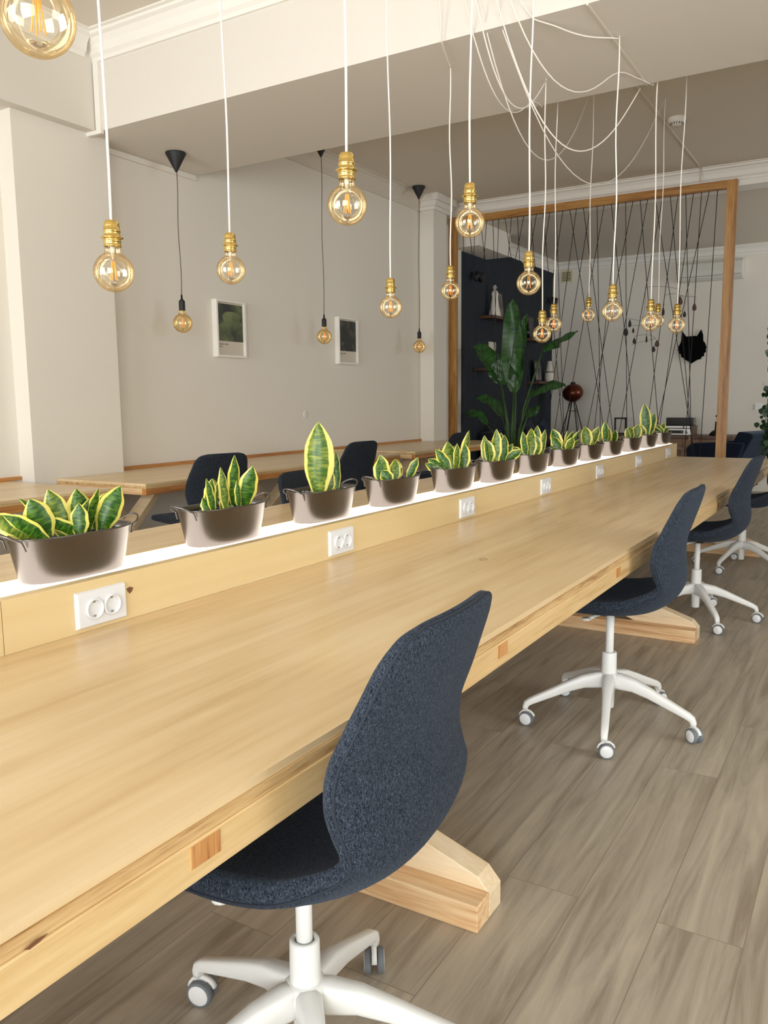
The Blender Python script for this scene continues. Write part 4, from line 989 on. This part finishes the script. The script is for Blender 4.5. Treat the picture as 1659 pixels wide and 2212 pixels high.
# wolf head silhouette
W = [(-.165, .26), (-.10, .165), (-.05, .165), (.04, .17), (.075, .165), (.135, .265), (.165, .18), (.17, .09), (.20, .05), (.225, -.02), (.215, -.05), (.22, -.09), (.19, -.12), (.195, -.16), (.155, -.17), (.145, -.205), (.10, -.215), (.06, -.235), (.0, -.275), (-.05, -.235), (-.105, -.21), (-.12, -.185), (-.165, -.16), (-.165, -.125), (-.205, -.10), (-.195, -.065), (-.225, -.06), (-.205, -.01), (-.215, .0), (-.185, .05), (-.17, .10)]
M['jet'] = plain('jet black felt', srgb(7, 7, 9), .95, spec=.1)
obj(MB().prism([(a, c) for a, c in W], -.05, -.005, axis='Y'), 'wolf_head_plaque', 'jet', 'black cut-out wolf head hung on far wall right of the strings', 'wall art', (-2.70, YF, 2.085), bevel=.004)

# hanging mobile
t = thing('hanging_mobile', 'thin wire mobile with brown teardrop pieces in front of far wall', 'mobile', (-3.0, 12.6, 2.65))
def mpt(px, py):   # local plane coordinates from traced layout
    return ((px-1475)*.00665+.38+.09, 0, -(py-640)*.00665+.10)
b = MB()
wires = [[(1395, 622), (1410, 621), (1440, 624), (1468, 631)], [(1395, 622), (1395, 665), (1390, 690)], [(1436, 643), (1440, 641), (1460, 640)], [(1436, 643), (1436, 665)], [(1462, 642), (1475, 646), (1502, 650)], [(1502, 650), (1501, 664)],
         [(1468, 643), (1478, 650), (1481, 660), (1480, 678)], [(1357, 687), (1372, 690), (1388, 695)], [(1356, 705), (1372, 703), (1390, 705)], [(1356, 705), (1355, 712)], [(1375, 727), (1390, 725), (1403, 724)], [(1375, 727), (1374, 732)],
         [(1405, 725), (1413, 728), (1422, 735)], [(1369, 746), (1390, 740), (1421, 735)], [(1468, 620), (1468, 600)], [(1400, 702), (1401, 727)]]
for wv in wires: b.tube([mpt(*q) for q in wv], .0022, 4)
b.build('wire_arms', 'string', t)
def drop(px, py, h, w, m, name='teardrop'):
    x, y, z = mpt(px, py); s = .00665; pts = []
    H = h*s; Wd = w*s/2
    for k in range(20):
        a = 2*PI*k/20; q = (1+math.cos(a))/2
        pts.append((x+Wd*1.3*math.sin(a)*math.sin(a/2)*1.0 if True else 0, z+H/2*math.cos(a)))
    MB().prism(pts, -.004, .004, axis='Y').build(name, m, t)
for a in ((1470, 656, 20, 11, 'brown'), (1500, 671, 17, 9, 'brown'), (1435, 676, 19, 6, 'darkbrown'), (1480, 685, 14, 7, 'darkbrown'), (1363, 698, 18, 7, 'darkbrown'), (1355, 716, 20, 10, 'darkbrown'), (1371, 714, 12, 5, 'darkbrown'),
          (1374, 737, 14, 7, 'darkbrown'), (1401, 734, 18, 4, 'darkbrown'), (1424, 745, 16, 10, 'brown'), (1417, 757, 14, 8, 'darkbrown')): drop(*a)
MB().tube([mpt(1468, 600), (mpt(1468, 600)[0], 0, Z2-2.65)], .0018, 4).build('suspension_thread', 'string', t)

# smoke detector
t = thing('smoke_detector', 'round white smoke detector on ceiling by the rightmost cords', 'smoke detector', (-1.744, 8.134, ZC))
MB().lathe([(.0001, -.065), (.045, -.063), (.055, -.045), (.075, -.035), (.08, -.02), (.08, 0)], n=28).build('housing', 'trimw', t)
b = MB()
for k in range(14):
    a = 2*PI*k/14; b.box(.0, .0, 0, 0, 0, 0) if 0 else b.bar((.047*math.cos(a), .047*math.sin(a), -.060), (.058*math.cos(a), .058*math.sin(a), -.042), .006, .004)
b.build('slots', 'hole', t)
tag(MB().tube([(-1.86, 10.0, ZC-.006), (-1.86, 9.95, ZC-.02), (-1.86, 9.955, 3.62)], .007, 6).build('cable', 'ceil'), 'pale cable running over the cornice to the divider frame', 'cable')

# white planter with ivy at right edge
t = thing('hanging_ivy', 'dark trailing ivy plant hanging at the far right edge', 'plant', (-1.26, 11.9, 0))
rv = random.Random(5); b = MB()
stempts = [[(rv.uniform(-.02, .05)+.03*math.sin(z*5+k), .02*math.cos(z*4+k), z) for z in [2.35-.25*i for i in range(9)]] for k in range(3)]
for s_ in stempts: b.tube(s_, .004, 4)
b.build('stem', 'leafstem', t)
b = MB()
for k in range(330):
    z = 2.3-2.0*rv.random(); x = rv.gauss(.045, .05); y = rv.gauss(0, .06); s = rv.uniform(.045, .08); a = rv.uniform(0, 2*PI); ti = rv.uniform(-.8, .8)
    if 1.35 < z < 2.25 and rv.random() < .6: x += .07
    c_, s2 = math.cos(a), math.sin(a); pp = [(0, 0), (.5, .25), (.45, .7), (0, 1.1), (-.45, .7), (-.5, .25)]
    b.add([(x+s*(u_*c_), y+s*(u_*s2)+s*ti*.3*v_, z-s*v_) for u_, v_ in pp], [(0, 1, 2, 3), (0, 3, 4, 5)])
tag(b.build('leaves', 'ivy', t), kind='stuff')
t = thing('white_planter_box', 'white trough on the floor under the trailing ivy at right', 'planter', (-1.0, 12.0, 0))
MB().box(-.45, 1.2, -.15, .15, 0, .30).build('box', 'trimw', t, bevel=.01)
for (x, z) in ((-.36, .08), (-.30, .15), (-.22, .22), (-.40, .05)):
    MB().add([(x, -.16, z), (x+.035, -.17, z+.02), (x+.03, -.18, z+.06), (x, -.175, z+.08), (x-.03, -.165, z+.04)], [(0, 1, 2, 3, 4)]).build('ivy_leaf', 'ivy', t)

# ------------------------------------------------------------------ light
def area(x, y, z, sx, sy, e, rot, col=(1, 1, 1), spread=None):
    l = bpy.data.lights.new('window_light', 'AREA'); l.shape = 'RECTANGLE'; l.size = sx; l.size_y = sy; l.energy = e; l.color = col
    if spread: l.spread = spread
    o_ = bpy.data.objects.new('window_light', l); COL.objects.link(o_); o_.location = (x, y, z); o_.rotation_euler = rot; return o_
for (x0, x1, z0, z1), e in zip(WIN, (400, 500)):
    area((x0+x1)/2, YB-.3, (z0+z1)/2, x1-x0, z1-z0, e, (PI/2, 0, 0), (.93, .97, 1.0))
for (y0, y1, z0, z1), e in zip(RW, (130, 165)):
    area(XR+.35, (y0+y1)/2, (z0+z1)/2, z1-z0, y1-y0, e, (0, PI/2, 0), (.95, .98, 1.0))
# world background: even pale blue sky outside the windows
w_ = bpy.data.worlds.new('world'); bpy.context.scene.world = w_; w_.use_nodes = True
bg = w_.node_tree.nodes['Background']; bg.inputs[0].default_value = (.85, .93, 1, 1); bg.inputs[1].default_value = 2.0
sc = bpy.context.scene
sc.view_settings.view_transform = 'Standard'; sc.view_settings.look = 'None'; sc.view_settings.exposure = -0.30; sc.view_settings.gamma = 1.03
sc.cycles.use_denoising = True
sc.cycles.max_bounces = 10; sc.cycles.diffuse_bounces = 6; sc.cycles.transparent_max_bounces = 24; sc.cycles.glossy_bounces = 4
sc.cycles.sample_clamp_indirect = 8
